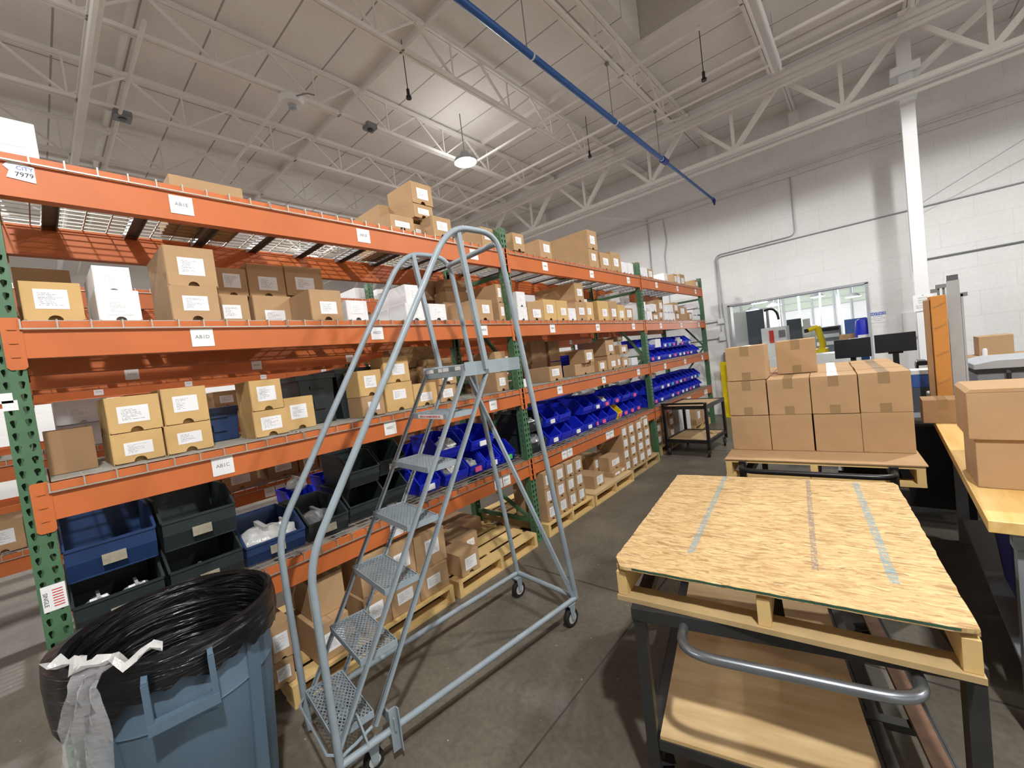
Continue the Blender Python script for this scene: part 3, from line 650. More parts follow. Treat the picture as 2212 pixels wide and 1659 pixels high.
# ------------------------------------------------------------------ cartons
def carton_parts(t, w, h, d, mt, notch=True, lab=(.5, .5, .5, .42), pr='label_print', tape=False, sticky=None, seam=True):
    # front face at x = 0, body behind it, w along y, standing on z = 0
    th = .004; m = M()
    if notch:
        m.box(-d, -.03, -w/2, w/2, 0, h)
        m.box(-.03, -th, -w/2, -w/2+th, 0, h); m.box(-.03, -th, w/2-th, w/2, 0, h); m.box(-.03, -th, -w/2+th, w/2-th, h-th, h)
        m.obj('body', mt, t)
        r = min(.024, w*.13); g = .003
        poly = [(-w/2+g, g+.006), (-w/2+g+.006, g), (-r, g)]+[(-r*math.cos(a), g+r*.95*math.sin(a)) for a in [math.pi*i/8 for i in range(1, 8)]]+[(r, g), (w/2-g-.006, g), (w/2-g, g+.006), (w/2-g, h-g), (-w/2+g, h-g)]
        f = M(); f.prism(poly, 'x', -th, 0); f.obj('front_flap', mt, t)
    else:
        m.box(-d, 0, -w/2, w/2, 0, h); m.obj('body', mt, t, bevel=.003)
        if seam:
            f = M(); f.box(-d, .0006, -.002, .002, h-.0005, h+.0006); f.box(-d*.98, .0008, -w/2-.0006, -w/2+.03, h*.02, h*.03); f.obj('seam', 'kraft_dark', t)
    if tape:
        f = M(); f.box(-d-.0008, .0012, -.028, .028, h, h+.0009); f.box(0, .0012, -.028, .028, h-.07, h+.0009); f.obj('packing_tape', 'tape', t); f = M(); f.box(0, .0012, -.028, .028, 0, .06); f.obj('packing_tape', 'tape', t)
    if lab:
        u, v, lw, lh = lab; f = M(); y0, y1, z0, z1 = -w/2+w*(u-lw/2), -w/2+w*(u+lw/2), h*(v-lh/2), h*(v+lh/2)
        f.box(0, .0008, y0, y1, z0, z1); f.quad_uv([(.0012, y0, z0), (.0012, y1, z0), (.0012, y1, z1), (.0012, y0, z1)], 0)
        o = f.obj('label', pr, t)
        if mt == 'white_card': o['label'] = 'faint printed label'
    if sticky:
        f = M(); f.box(0, .0014, -w*.3, w*.28, h*.62, h*.84); f.obj('sticky_note', sticky, t)
COLN = {'kraft': 'brown', 'kraft_dark': 'dark brown', 'tan': 'tan', 'white_card': 'white'}
KIND = {'k': 'kraft', 'd': 'kraft_dark', 't': 'tan', 'w': 'white_card'}
CART = []
def shelf_of(L, y):
    b = min(2, max(0, int((y-POST0)/BAY))); return L, b
def carton(L, layer, row, kind, bl, tr, X, d=.38, lab=(.5, .5, .5, .42), notch=True, **kw):
    # front face at depth X from its bottom-left and top-right corners; standing height, neighbours and depth are settled in place_cartons
    a, c = onx(bl[0], bl[1], X), onx(tr[0], tr[1], X)
    CART.append(dict(L=L, layer=layer, row=row, mt=KIND[kind], X=X, d=d, y0=a.y, y1=c.y, zb=a.z, z1=c.z, lab=lab, notch=notch, kw=kw))
def zover(p, q): return min(p['z1'], q['z1'])-max(p['z0'], q['z0']) > .004
def place_cartons(items, solid, base):
    for lay in range(4):
        for q in items:
            if q['layer'] != lay: continue
            if lay == 0: q['z0'] = base(q)
            else:
                below = [p['z1'] for p in items if p['L'] == q['L'] and p['row'] == q['row'] and p['layer'] == lay-1 and min(p['y1'], q['y1'])-max(p['y0'], q['y0']) > .02 and abs(p['z1']-q['zb']) < .14]
                q['z0'] = max(below)+.001 if below else q['zb']
            q['z1'] = max(q['z1'], q['z0']+.05)
    for q in items:                                             # keep clear of the posts
        for k in range(5):
            yp = POST0+k*BAY
            if q['y0'] < yp+.043 and q['y1'] > yp-.043 and q['X'] < .03:
                if yp+.043-q['y0'] > q['y1']-yp+.043: q['y1'] = yp-.044
                else: q['y0'] = yp+.044
    for n, p in enumerate(items):                               # neighbours in one row touch, they do not overlap
        for q in items[n+1:]:
            if p['L'] != q['L'] or not zover(p, q): continue
            ov = min(p['y1'], q['y1'])-max(p['y0'], q['y0'])
            if ov <= 0: continue
            a, b = (p, q) if p['y0']+p['y1'] < q['y0']+q['y1'] else (q, p)
            if p['row'] == q['row'] and ov < .45*min(p['y1']-p['y0'], q['y1']-q['y0']): m_ = (max(a['y0'], b['y0'])+min(a['y1'], b['y1']))/2; a['y1'] = m_-.001; b['y0'] = m_+.001
    for p in items:                                             # the front one of two in line is no deeper than the gap
        for q in items+solid:
            if p is q or p['L'] != q['L'] or not zover(p, q) or min(p['y1'], q['y1'])-max(p['y0'], q['y0']) <= .0: continue
            if p['X'] > q['X']+.0:
                if p['X']-q['X'] < .14 and q in items: q['X'] = p['X']-.16
                p['d'] = min(p['d'], p['X']-q['X']-.006)
    for q in items:
        h, w = q['z1']-q['z0'], max(.04, q['y1']-q['y0']-.003); dd = max(.06, min(q['d'], .9+q['X']))
        t = thing('carton', 'carton', 'box', (q['X'], (q['y0']+q['y1'])/2, q['z0']))
        carton_parts(t, w, h, dd, q['mt'], q['notch'], q['lab'], 'label_faint' if q['mt'] == 'white_card' else 'label_print', **q['kw'])
        q['o'] = t; q['y'] = (q['y0']+q['y1'])/2; q['b'] = shelf_of(q['L'], q['y'])[1]; q['c'] = COLN[q['mt']]; q['lab'] = bool(q['lab'])
T = carton
big = (.5, .52, .56, .42)
# top shelf
T('E', 0, 0, 'w', (-62, 318), (74, 269), -.05, .45, (.5, .55, .5, .5), notch=False, seam=False)
T('E', 0, 1, 'k', (374, 452), (523, 408), -.42, .40, None, notch=False)
T('E', 0, 0, 'k', (846, 508), (893, 472), -.03, .30, (.5, .4, .6, .4)); T('E', 0, 0, 'k', (902, 519), (934, 484), -.12, .3, (.5, .5, .5, .4))
T('E', 0, 0, 'k', (938, 514), (973, 474), -.02, .34, (.5, .55, .55, .42))
T('E', 1, 0, 'k', (897, 484), (934, 448), -.12, .42, (.5, .5, .55, .42)); T('E', 2, 0, 'k', (892, 446), (931, 403), -.12, .42, (.52, .5, .52, .5))
T('E', 0, 1, 'k', (826, 500), (866, 452), -.45, .4, (.6, .4, .5, .3)); 
T('E', 0, 0, 'k', (1043, 535), (1077, 498), -.08, .36, (.5, .62, .5, .36)); T('E', 0, 0, 'k', (1111, 546), (1130, 507), .01, .34, (.5, .6, .5, .36))
T('E', 0, 0, 'k', (1168, 560), (1189, 523), -.06, .48, (.6, .6, .5, .42))
T('E', 0, 0, 'k', (1275, 580), (1292, 542), -.06, .62, (.5, .6, .45, .36)); T('E', 1, 0, 'k', (1272, 541), (1287, 501), -.06, .62, (.5, .5, .5, .42))
T('E', 0, 0, 'k', (1298, 584), (1319, 550), -.04, .38, (.5, .5, .46, .4)); T('E', 0, 0, 'k', (1322, 589), (1340, 549), -.04, .36, (.5, .5, .46, .4))
T('E', 0, 0, 'w', (1343, 591), (1354, 568), -.04, .3); T('E', 0, 0, 'w', (1358, 594), (1367, 570), -.04, .34); T('E', 0, 0, 'k', (1369, 597), (1381, 567), -.04, .3, (.4, .5, .5, .5))
T('E', 0, 0, 'w', (1390, 602), (1398, 580), -.04, .3); T('E', 0, 0, 'k', (1400, 604), (1410, 583), -.04, .3, (.5, .5, .6, .6)); T('E', 0, 0, 'w', (1436, 609), (1441, 591), -.04, .55)
T('E', 0, 0, 'k', (1457, 614), (1462, 593), -.04, .5, (.5, .5, .6, .6)); T('E', 0, 0, 'w', (1464, 616), (1469, 598), -.04, .4); T('E', 0, 0, 'k', (1470, 617), (1478, 594), -.04, .4, (.5, .4, .6, .5)); T('E', 0, 0, 'k', (1502, 622), (1508, 606), -.04, .5, (.5, .5, .6, .5))
# second shelf, near bay
T('D', 0, 0, 't', (51, 688), (173, 612), -.06, .34, (.48, .56, .56, .5)); T('D', 0, 1, 'd', (30, 680), (150, 584), -.5, .36, None, notch=False)
T('D', 0, 0, 'w', (214, 690), (299, 628), -.06, .42, (.5, .45, .62, .5)); T('D', 1, 0, 'w', (204, 624), (279, 578), -.12, .42, (.5, .5, .62, .5))
T('D', 0, 0, 'k', (374, 692), (469, 620), -.05, .42, (.5, .5, .52, .42)); T('D', 1, 0, 'k', (362, 612), (460, 539), -.07, .42, (.5, .5, .52, .44))
T('D', 0, 1, 'k', (478, 693), (535, 638), -.36, .4, (.4, .5, .6, .4)); T('D', 0, 1, 'k', (552, 693), (628, 641), -.36, .4, (.52, .35, .52, .42))
T('D', 1, 1, 'k', (470, 634), (532, 582), -.40, .4, (.5, .55, .55, .5)); T('D', 1, 1, 'k', (538, 637), (611, 576), -.40, .4, (.52, .42, .5, .42)); T('D', 1, 1, 'k', (621, 638), (693, 580), -.40, .4, (.5, .42, .5, .42))
T('D', 0, 0, 'k', (675, 691), (735, 628), -.05, .46, (.55, .42, .52, .4))
T('D', 0, 0, 'w', (752, 691), (792, 650), -.05, .3, (.5, .6, .6, .5)); T('D', 0, 1, 'w', (840, 694), (862, 668), -.34, .3, None, notch=False); T('D', 0, 1, 'w', (866, 694), (890, 668), -.32, .3, None, notch=False)
T('D', 0, 0, 'w', (880, 694), (916, 656), -.08, .3, (.5, .5, .55, .6)); T('D', 1, 0, 'w', (878, 655), (912, 617), -.10, .38, (.5, .5, .55, .6))
T('D', 0, 0, 'w', (930, 692), (962, 657), -.06, .3, (.5, .5, .6, .6))
T('D', 0, 1, 'd', (962, 693), (1030, 655), -.40, .36, None, notch=False); T('D', 1, 1, 'k', (966, 657), (1030, 633), -.42, .34, None, notch=False); T('D', 2, 1, 'd', (962, 630), (1004, 607), -.45, .34, None, notch=False)
T('D', 0, 0, 'k', (1029, 690), (1062, 648), -.05, .44, (.6, .55, .4, .4)); T('D', 0, 0, 'k', (1080, 691), (1105, 655), -.05, .38, (.58, .52, .5, .5)); T('D', 1, 0, 'k', (1074, 652), (1099, 616), -.06, .38, (.55, .55, .5, .48))
# second shelf, middle bay
T('D', 0, 0, 'w', (1121, 691), (1138, 663), -.05, .3, (.5, .6, .7, .4)); T('D', 1, 0, 'w', (1118, 661), (1134, 631), -.06, .3, (.5, .5, .7, .5))
T('D', 0, 0, 'k', (1142, 691), (1173, 653), -.05, .36, (.55, .38, .5, .44)); T('D', 0, 0, 't', (1176, 691), (1201, 648), -.05, .4, (.5, .55, .5, .4)); T('D', 0, 0, 't', (1203, 691), (1226, 650), -.05, .4, (.6, .45, .45, .36))
T('D', 0, 0, 'w', (1228, 691), (1243, 666), -.05, .34); T('D', 0, 0, 'k', (1246, 692), (1266, 653), -.05, .42, (.55, .5, .5, .38)); T('D', 0, 0, 't', (1268, 692), (1280, 653), -.05, .4, (.4, .5, .5, .36))
T('D', 1, 0, 'k', (1244, 652), (1258, 612), -.06, .6, (.55, .5, .55, .36))
T('D', 0, 0, 't', (1294, 691), (1315, 651), -.05, .42, (.6, .4, .42, .38)); T('D', 0, 0, 'k', (1316, 691), (1333, 651), -.05, .4, (.55, .4, .5, .4)); T('D', 0, 0, 't', (1335, 691), (1350, 659), -.05, .4, (.5, .4, .5, .44)); T('D', 0, 0, 'k', (1352, 691), (1366, 666), -.05, .36, (.5, .55, .6, .6))
T('D', 0, 0, 'w', (1383, 692), (1394, 673), -.05, .6, (.5, .5, .7, .6)); T('D', 1, 0, 'w', (1382, 672), (1394, 652), -.05, .6, (.5, .5, .7, .6)); T('D', 0, 1, 'w', (1336, 692), (1354, 654), -.4, .4, None, notch=False); T('D', 1, 1, 'w', (1340, 654), (1358, 632), -.42, .4, (.5, .5, .6, .5))
# second shelf, far bay
T('D', 0, 0, 'w', (1399, 692), (1408, 673), -.05, .5); T('D', 1, 0, 'w', (1409, 674), (1418, 657), -.1, .5); T('D', 0, 0, 'k', (1411, 692), (1422, 678), -.05, .4, (.5, .5, .6, .6))
T('D', 0, 0, 'k', (1424, 692), (1431, 673), -.05, .44, (.5, .6, .6, .5)); T('D', 1, 0, 'k', (1423, 672), (1431, 648), -.06, .5, (.5, .5, .6, .5))
for i, x in enumerate((1436.5, 1443.5, 1451)): T('D', 0, 0, 'w', (x, 692), (x+6.5, 676), -.05, .35)
for i, x in enumerate((1434, 1440.5, 1447)): T('D', 1, 0, 'w', (x, 675), (x+6, 658.5), -.05, .35)
T('D', 0, 0, 'k', (1461, 692), (1467, 677), -.05, .35, (.5, .6, .6, .6)); T('D', 1, 0, 'k', (1456, 673), (1464, 654), -.05, .35, (.5, .5, .6, .5)); T('D', 0, 0, 'k', (1470, 692), (1483, 664), -.08, .3, (.4, .7, .5, .4)); T('D', 0, 0, 'k', (1489, 692), (1494, 675), -.05, .3, (.5, .5, .6, .6))
for x0, x1, yt, ly in ((1497, 1504, 682, 0), (1505, 1512, 682, 0), (1513, 1519, 680, 0)): T('D', 0, 0, 'w', (x0, 692), (x1, yt), -.06, .5)
for x0, x1, yt in ((1497, 1505, 669), (1506, 1513, 668), (1514, 1519, 667)): T('D', 1, 0, 'w', (x0, 681), (x1, yt), -.06, .5)
T('D', 2, 0, 'w', (1500, 668), (1513, 656), -.06, .5)
# third shelf, near bay
CL = (.58, .5, .56, .42)
T('C', 0, 0, 't', (247, 1013), (350, 924), -.14, .36, (.5, .46, .55, .42)); T('C', 1, 0, 't', (234, 933), (342, 849), -.14, .36, (.48, .5, .58, .46))
T('C', 0, 0, 't', (364, 990), (455, 907), -.14, .36, (.5, .5, .52, .4)); T('C', 1, 0, 't', (356, 914), (443, 832), -.14, .36, (.5, .55, .55, .44))
T('C', 0, 0, 't', (554, 954), (619, 880), -.14, .40, (.5, .5, .6, .5)); T('C', 1, 0, 't', (546, 891), (605, 817), -.14, .40, (.5, .55, .58, .48)); T('C', 0, 0, 't', (622, 933), (675, 853), -.22, .36, (.45, .55, .56, .44))
T('C', 0, 0, 'k', (786, 909), (828, 851), -.14, .36, (.52, .5, .5, .44)); T('C', 1, 0, 't', (778, 856), (821, 797), -.14, .36, (.5, .55, .5, .46))
T('C', 0, 0, 't', (838, 897), (890, 822), -.16, .36, (.5, .58, .46, .34)); T('C', 1, 0, 't', (832, 828), (880, 768), -.16, .36, (.56, .5, .5, .42))
T('C', 0, 0, 't', (897, 884), (944, 824), -.16, .34, (.5, .4, .5, .38)); T('C', 0, 0, 'k', (950, 873), (983, 828), -.14, .34, (.5, .5, .6, .5)); T('C', 1, 0, 'k', (948, 828), (986, 811), -.13, .34, (.5, .7, .55, .45))
T('C', 0, 1, 'd', (890, 875), (962, 790), -.52, .36, None, notch=False); T('C', 1, 1, 'd', (884, 796), (946, 745), -.52, .36, None, notch=False); T('C', 0, 1, 'k', (930, 860), (980, 784), -.4, .3, None, notch=False); T('C', 1, 1, 'k', (925, 790), (974, 772), -.42, .3, None, notch=False)
T('C', 0, 0, 'k', (1076, 852), (1105, 801), -.12, .36, (.5, .5, .52, .42)); T('C', 1, 0, 'k', (1072, 800), (1103, 757), -.12, .36, (.5, .45, .5, .42)); T('C', 0, 1, 'd', (1038, 850), (1068, 800), -.45, .4, None); T('C', 1, 1, 'd', (1036, 800), (1066, 770), -.45, .4, None); T('C', 0, 0, 'w', (1122, 845), (1138, 818), -.10, .24, None, notch=False)
# third shelf, middle bay
T('C', 0, 1, 'd', (1152, 826), (1184, 782), -.5, .38, None, notch=False, tape=True); T('C', 1, 1, 'd', (1150, 784), (1180, 735), -.5, .38, None, notch=False, tape=True); T('C', 0, 1, 'd', (1190, 812), (1212, 780), -.46, .36, (.5, .5, .6, .5)); T('C', 1, 1, 'd', (1186, 780), (1206, 736), -.46, .36, None, notch=False)
T('C', 0, 0, 'k', (1189, 822), (1213, 789), -.12, .36, (.48, .58, .56, .48)); T('C', 0, 0, 'k', (1291, 802), (1310, 778), -.14, .5, (.45, .55, .5, .55)); T('C', 1, 0, 'k', (1264, 778), (1281, 754), -.14, .36, (.5, .5, .6, .55))
T('C', 0, 0, 'k', (1243, 806), (1286, 781), -.2, .4, None)
T('C', 0, 0, 'k', (1315, 801), (1332, 765), -.12, .44, (.6, .4, .45, .36)); T('C', 1, 0, 'k', (1310, 766), (1325, 733), -.12, .44, (.6, .45, .45, .4)); T('C', 0, 0, 'k', (1333, 797), (1341, 765), -.12, .4, (.5, .45, .5, .4)); T('C', 1, 0, 'k', (1327, 762), (1336, 737), -.14, .4, (.5, .45, .5, .4))
T('C', 0, 0, 'k', (1344, 793), (1357, 771), -.1, .34, (.5, .5, .5, .5)); T('C', 1, 0, 'k', (1340, 770), (1355, 744), -.1, .34, (.5, .5, .5, .5)); T('C', 2, 0, 'k', (1334, 745), (1344, 726), -.14, .34, (.5, .5, .5, .5))
T('C', 0, 0, 'w', (1388, 787), (1399, 767), -.1, .5, None, notch=False); T('C', 1, 0, 'w', (1385, 767), (1397, 749), -.1, .5, None, notch=False); T('C', 0, 0, 'w', (1366, 790), (1378, 771), -.16, .4, None, notch=False)
zc = SHELF['C']+.014
TOTES = [('tall black tote behind tan cartons, left of the pair', -.36, 1.17, 1.42, .34, .4, 'dark_bin'), ('tall black tote behind tan cartons, right of the pair', -.36, 1.44, 1.72, .36, .4, 'dark_bin'),
         ('dark navy tote between two stacks of tan cartons', -.42, .60, .82, .20, .3, 'navy_bin'), ('tall blue tote among brown cartons, third shelf of middle bay', -.40, 4.72, 5.05, .27, .4, 'blue_bin')]
SOLID = [dict(L='C', X=x+.02, y0=y0-.014, y1=y1+.014, z0=zc, z1=zc+h) for (lb, x, y0, y1, h, dd, mt) in TOTES]+[dict(L='D', X=-.60, y0=2.46, y1=2.88, z0=SHELF['D']+.31, z1=SHELF['D']+.5), dict(L='C', X=-.26, y0=.0, y1=.2, z0=zc, z1=zc+.2)]
place_cartons(CART, SOLID, lambda q: SHELF[q['L']]+.014)
# third shelf: the empty open carton nearest the camera
a, c = onx(106, 1013, -.26), onx(200, 930, -.26)
def open_box(name, label, x, y0, y1, z0, h, d, mt, flaps=(.08, .08), cat='box', rz=0, group=None):
    t = thing(name, label, cat, (x, (y0+y1)/2, z0), rz, group); w = (y1-y0)/2; th = .005; m = M()
    m.box(-d, 0, -w, w, 0, th); m.box(-th, 0, -w, w, th, h); m.box(-d, -d+th, -w, w, th, h); m.box(-d+th, -th, -w, -w+th, th, h); m.box(-d+th, -th, w-th, w, th, h); m.obj('body', mt, t)
    if flaps[0]: f = M(); f.prism([(0, h), (flaps[0]*.8, h+flaps[0]*.5), (flaps[0]*.8-.004, h+flaps[0]*.5+.003), (-.004, h)], 'y', -w, w); f.obj('flap', mt, t)
    if flaps[1]: f = M(); f.prism([(-w, h), (-w-flaps[1], h+flaps[1]*.4), (-w-flaps[1], h+flaps[1]*.4+.004), (-w+.004, h)], 'x', -d+.01, -.01); f.obj('flap', mt, t)
    return t
open_box('open_carton', 'empty open brown carton beside the nearest green post, third shelf', -.26, max(.01, a.y), c.y, SHELF['C']+.014, .2, .34, 'kraft_dark', (0, 0))  # darker kraft stands in for the shadow on this carton
open_box('open_carton', 'open brown carton with flaps up, second shelf behind ladder', -.64, 2.50, 2.84, SHELF['D']+.31, .12, .26, 'kraft', (.1, .1))

# ------------------------------------------------------------------ stacking bins
BINS = []
def bin_parts(t, w, h, d, mt, card=None, lip=.42, cut=.32):
    th = .006; m = M(); xs = -d*cut; zl = h*lip
    side = [(-.03, 0), (-.004, zl*.55), (0, zl), (xs, h), (-d, h), (-d+.02, 0)]
    for s in (-1, 1):
        y = s*(w/2-th/2); m.prism([(p[0], p[1]) for p in side], 'y', y-th/2, y+th/2)
    m.box(-d+.015, -.028, -w/2+th, w/2-th, 0, th)
    m.prism([(-.03, 0), (-.004, zl*.55), (0, zl), (-th, zl), (-.012, zl*.55), (-.036, 0)], 'y', -w/2+th, w/2-th)
    m.prism([(-d, h), (-d+.02, 0), (-d+.02+th, 0), (-d+th, h)], 'y', -w/2+th, w/2-th)
    m.obj('tub', mt, t)
    r = M(); k = .011
    for s in (-1, 1):
        y = s*w/2; r.bar((0, y, zl), (xs, y, h), k, k, up=(0, 1, 0)); r.bar((xs+.004, y, h), (-d, y, h), k, k)
    r.bar((0, -w/2, zl), (0, w/2, zl), k, k); r.bar((-d, -w/2, h), (-d, w/2, h), k, k); r.obj('rim', mt, t)
    if card:
        f = M(); cw = min(.08, w*.45); z0 = zl*.45; f.box(-.004, .0055, -cw/2, cw/2, zl*.30, zl*.30+min(.045, zl*.6)); o = f.obj('label_card', 'old_card' if mt in ('dark_bin', 'navy_bin') else card, t)
CARDN = {'paper': 'white', 'pink': 'pink', 'lime': 'green', 'cyan': 'light blue', None: 'no'}
def sbin(L, layer, y0, y1, X, h=.19, d=.38, mt='blue_bin', card='paper', z0=None, row=0, lip=.42):
    zb = SHELF[L]+.014+(h+.008)*layer if z0 is None else z0
    t = thing('storage_bin', 'bin', 'bin', (X-.012*layer, (y0+y1)/2, zb)); bin_parts(t, y1-y0-.014, h, d, mt, card, lip)
    BINS.append(dict(o=t, L=L, b=shelf_of(L, (y0+y1)/2)[1], layer=layer, y=(y0+y1)/2, c={'blue_bin': 'blue', 'dark_bin': 'dark green', 'navy_bin': 'navy', 'yellow': 'yellow'}[mt], card=('worn' if mt in ('dark_bin', 'navy_bin') and card else CARDN[card]), row=row)); return t
def ypx(px, py, X): return onx(px, py, X).y
# big dark hopper bins by the nearest post, two high
for ly in (0, 1):
    for y0, y1 in ((0, .312), (.322, .640)): sbin('B', ly, y0, y1, -.03, .235, .46, 'navy_bin' if (ly, y0) == (1, 0) else 'dark_bin', 'paper', lip=.62)
sbin('B', 0, .66, .99, -.10, .20, .44, 'navy_bin', 'paper', lip=.55); sbin('B', 0, 1.0, 1.27, -.10, .20, .44, 'dark_bin', 'paper', lip=.55); sbin('B', 0, 1.30, 1.60, -.16, .22, .42, 'dark_bin', None, lip=.5)
sbin('B', 1, 1.34, 1.58, -.16, .22, .42, 'dark_bin', None, lip=.5); sbin('B', 1, 1.62, 1.86, -.24, .22, .4, 'dark_bin', 'paper', lip=.5); sbin('B', 0, 1.62, 1.84, -.24, .22, .4, 'dark_bin', None, lip=.5)
sbin('B', 0, 1.10, 1.3, -.58, .22, .3, 'blue_bin', None, row=1); sbin('B', 0, 1.36, 1.58, -.62, .26, .26, 'blue_bin', None, row=1)
# blue bins, near bay
for y0, y1, c in ((1.88, 2.10, 'paper'), (2.14, 2.42, None), (2.43, 2.63, 'pink'), (2.64, 2.84, 'paper'), (2.86, 3.06, 'lime')): sbin('B', 0, y0, y1, -.16, .20, .40, card=c)
for y0, y1, c in ((2.14, 2.42, None), (2.50, 2.80, 'paper')): sbin('B', 1, y0, y1, -.17, .20, .40, card=c)
for y0, y1 in ((2.1, 2.36), (2.62, 2.85)): sbin('B', 0, y0, y1, -.60, .3, .28, card=None, row=1)
# middle bay
sbin('B', 0, 3.22, 3.52, -.10, .21, .42, 'dark_bin', None, lip=.5); sbin('B', 1, 3.20, 3.50, -.10, .21, .42, 'dark_bin', None, lip=.5)
yy = [3.62, 3.86, 4.08, 4.36, 4.64, 4.74, 5.0, 5.26, 5.42, 5.64, 5.86, 6.08]
cc = ['paper', None, 'paper', 'paper', 'pink', 'pink', None, 'pink', 'pink', 'pink', 'pink']
for i in range(11): sbin('B', 0, yy[i], yy[i+1], -.14, .20, .38, 'yellow' if i == 7 else 'blue_bin', cc[i])
for y0, y1, c in ((3.62, 3.88, 'paper'), (3.89, 4.14, None), (4.42, 4.66, None), (4.67, 4.9, 'paper'), (4.92, 5.16, 'pink'), (5.22, 5.46, 'pink'), (5.52, 5.78, None), (5.80, 6.06, 'pink')): sbin('B', 1, y0, y1, -.15, .20, .38, card=c)
# far bay, two shelves
for L, X in (('B', -.12), ('C', -.10)):
    y = 6.30; k = 0
    pat = [.22, .2, .3, .24, .24, .3, .22, .2, .22, .2, .22, .2, .2]
    while y+pat[k % 13] < 9.28: sbin(L, 0, y, y+pat[k % 13], X, .19, .38, card=('paper', 'pink', 'paper', None, 'paper', 'pink', 'paper')[k % 7]); y += pat[k % 13]+.005; k += 1
    y = 6.34; k = 0
    while y+pat[(k+3) % 13] < (9.2 if L == 'B' else 8.7):
        if not (L == 'C' and 6.75 < y < 7.1): sbin(L, 1, y, y+pat[(k+3) % 13], X, .19, .38, card=('pink', None, 'paper', 'paper', 'cyan', 'pink', 'paper')[k % 7])
        y += pat[(k+3) % 13]+.01; k += 1
# tall totes standing behind the cartons of the third shelf
def tote(name, label, x, y0, y1, z0, h, d, mt):
    t = thing(name, label, 'tote', (x, (y0+y1)/2, z0)); w = (y1-y0)/2; m = M()
    m.prism([(-w*.86, 0), (w*.86, 0), (w, h), (-w, h)], 'x', -d, 0); m.obj('tub', mt, t, bevel=.006)
    r = M(); r.box(-d-.012, .012, -w-.012, w+.012, h-.03, h+.004); r.obj('rim', mt, t); g = M(); g.box(.0, .014, -w*.4, w*.4, h*.72, h*.78); g.box(0, .012, -w*.3, w*.3, h*.3, h*.5); g.obj('handle', mt, t)
for lb, x, y0, y1, h, dd, mt in TOTES: tote('tall_tote', lb, x, y0, y1, zc, h, dd, mt)
tote('tall_tote', 'tall blue tote at back of the lowest shelf, middle bay', -.62, 4.3, 5.0, SHELF['B']+.014, .42, .25, 'blue_bin')
# bags of parts
def lump(name, label, c, sx, sy, sz, mt, cat='bag', rz=0, seed=0, card=False):
    r = random.Random(seed); n, k = 14, 7; vs = []; fs = []
    for i in range(k+1):
        for j in range(n):
            th, ph = math.pi*i/k, 2*math.pi*j/n; q = 1+r.uniform(-.16, .16)
            vs.append((sx*math.sin(th)*math.cos(ph)*q, sy*math.sin(th)*math.sin(ph)*q, sz*(math.cos(th)*q+.9)))
    for i in range(k):
        for j in range(n): fs.append((i*n+j, (i+1)*n+j, (i+1)*n+(j+1) % n, i*n+(j+1) % n))
    t = thing(name, label, cat, c, rz); m = M(); m.add(vs, fs); m.obj('pouch', mt, t, smooth=True)
    f = M(); f.prism([(-sx*.5, sz*1.5), (sx*.5, sz*1.5), (sx*.7, sz*2.1), (-sx*.7, sz*2.2)], 'y', -sy*.1, sy*.1); f.obj('seal_strip', mt, t)
    if card: f = M(); f.bar((sx*.2, -sy*.5, sz*1.75), (sx*.75, -sy*.5, sz*1.2), sx*.02, sy*.9, up=(0, 1, 0)); f = M(); f.prism([(sx*.15, sz*1.9), (sx*.95, sz*1.15), (sx*.97, sz*1.2), (sx*.17, sz*1.95)], 'y', -sy*.5, sy*.5); f.obj('paper_tag', 'paper', t)
    return t
z = SHELF['B']+.024
lump('parts_bag', 'clear bag of small parts with paper tag in lower-left dark bin', (-.16, .09, z+.02), .07, .06, .05, 'bag', seed=1, card=True); lump('parts_bag', 'clear bag with paper tag in lower-left dark bin, right one', (-.16, .22, z+.02), .07, .06, .05, 'bag', seed=2, card=True)
lump('parts_bag', 'clear bag in the lower dark bin beside trash can', (-.18, .48, z+.0), .07, .08, .04, 'bag', seed=3, card=True)
lump('parts_bag', 'heap of white plastic in the navy bin behind the rail', (-.26, .80, z+.02), .13, .13, .07, 'bag', seed=4); lump('parts_bag', 'white wrapped parts in navy bin, right one', (-.24, .92, z+.03), .09, .06, .06, 'bag', seed=5)
lump('parts_bag', 'shiny metal fittings bag in dark bin behind the ladder rail', (-.26, 1.13, z+.02), .12, .10, .06, 'silver_bag', seed=6); lump('parts_bag', 'bag of small parts on top of back blue bin', (-.72, 1.2, z+.2), .08, .07, .05, 'bag', seed=7)
lump('parts_bag', 'bulging clear bags in the upper blue bin behind ladder', (-.30, 2.3, z+.22), .10, .10, .07, 'bag', seed=8, card=True); lump('parts_bag', 'clear bag with white tag in lower blue bin behind ladder', (-.27, 2.28, z+.01), .08, .09, .06, 'bag', seed=9, card=True); lump('parts_bag', 'bag of brown parts in pink-carded blue bin behind ladder', (-.28, 2.53, z+.02), .07, .07, .05, 'bag', seed=10)
lump('parts_bag', 'silver foil bags in lower black bin beside green post', (-.20, 3.37, z+.03), .12, .11, .07, 'silver_bag', seed=11); lump('parts_bag', 'silver foil bags in upper black bin beside green post', (-.22, 3.35, z+.23), .11, .11, .06, 'silver_bag', seed=12)
lump('parts_bag', 'grey plastic bags lying on top of the blue bins', (-.36, 4.8, z+.41), .13, .25, .04, 'bag', seed=13); lump('parts_bag', 'loose plastic bags on blue bins beside third green post', (-.36, 5.9, z+.41), .13, .26, .05, 'bag', seed=14); lump('parts_bag', 'white plastic bags over blue bins, far bay', (-.28, 6.75, z+.40), .13, .2, .06, 'bag', seed=15)
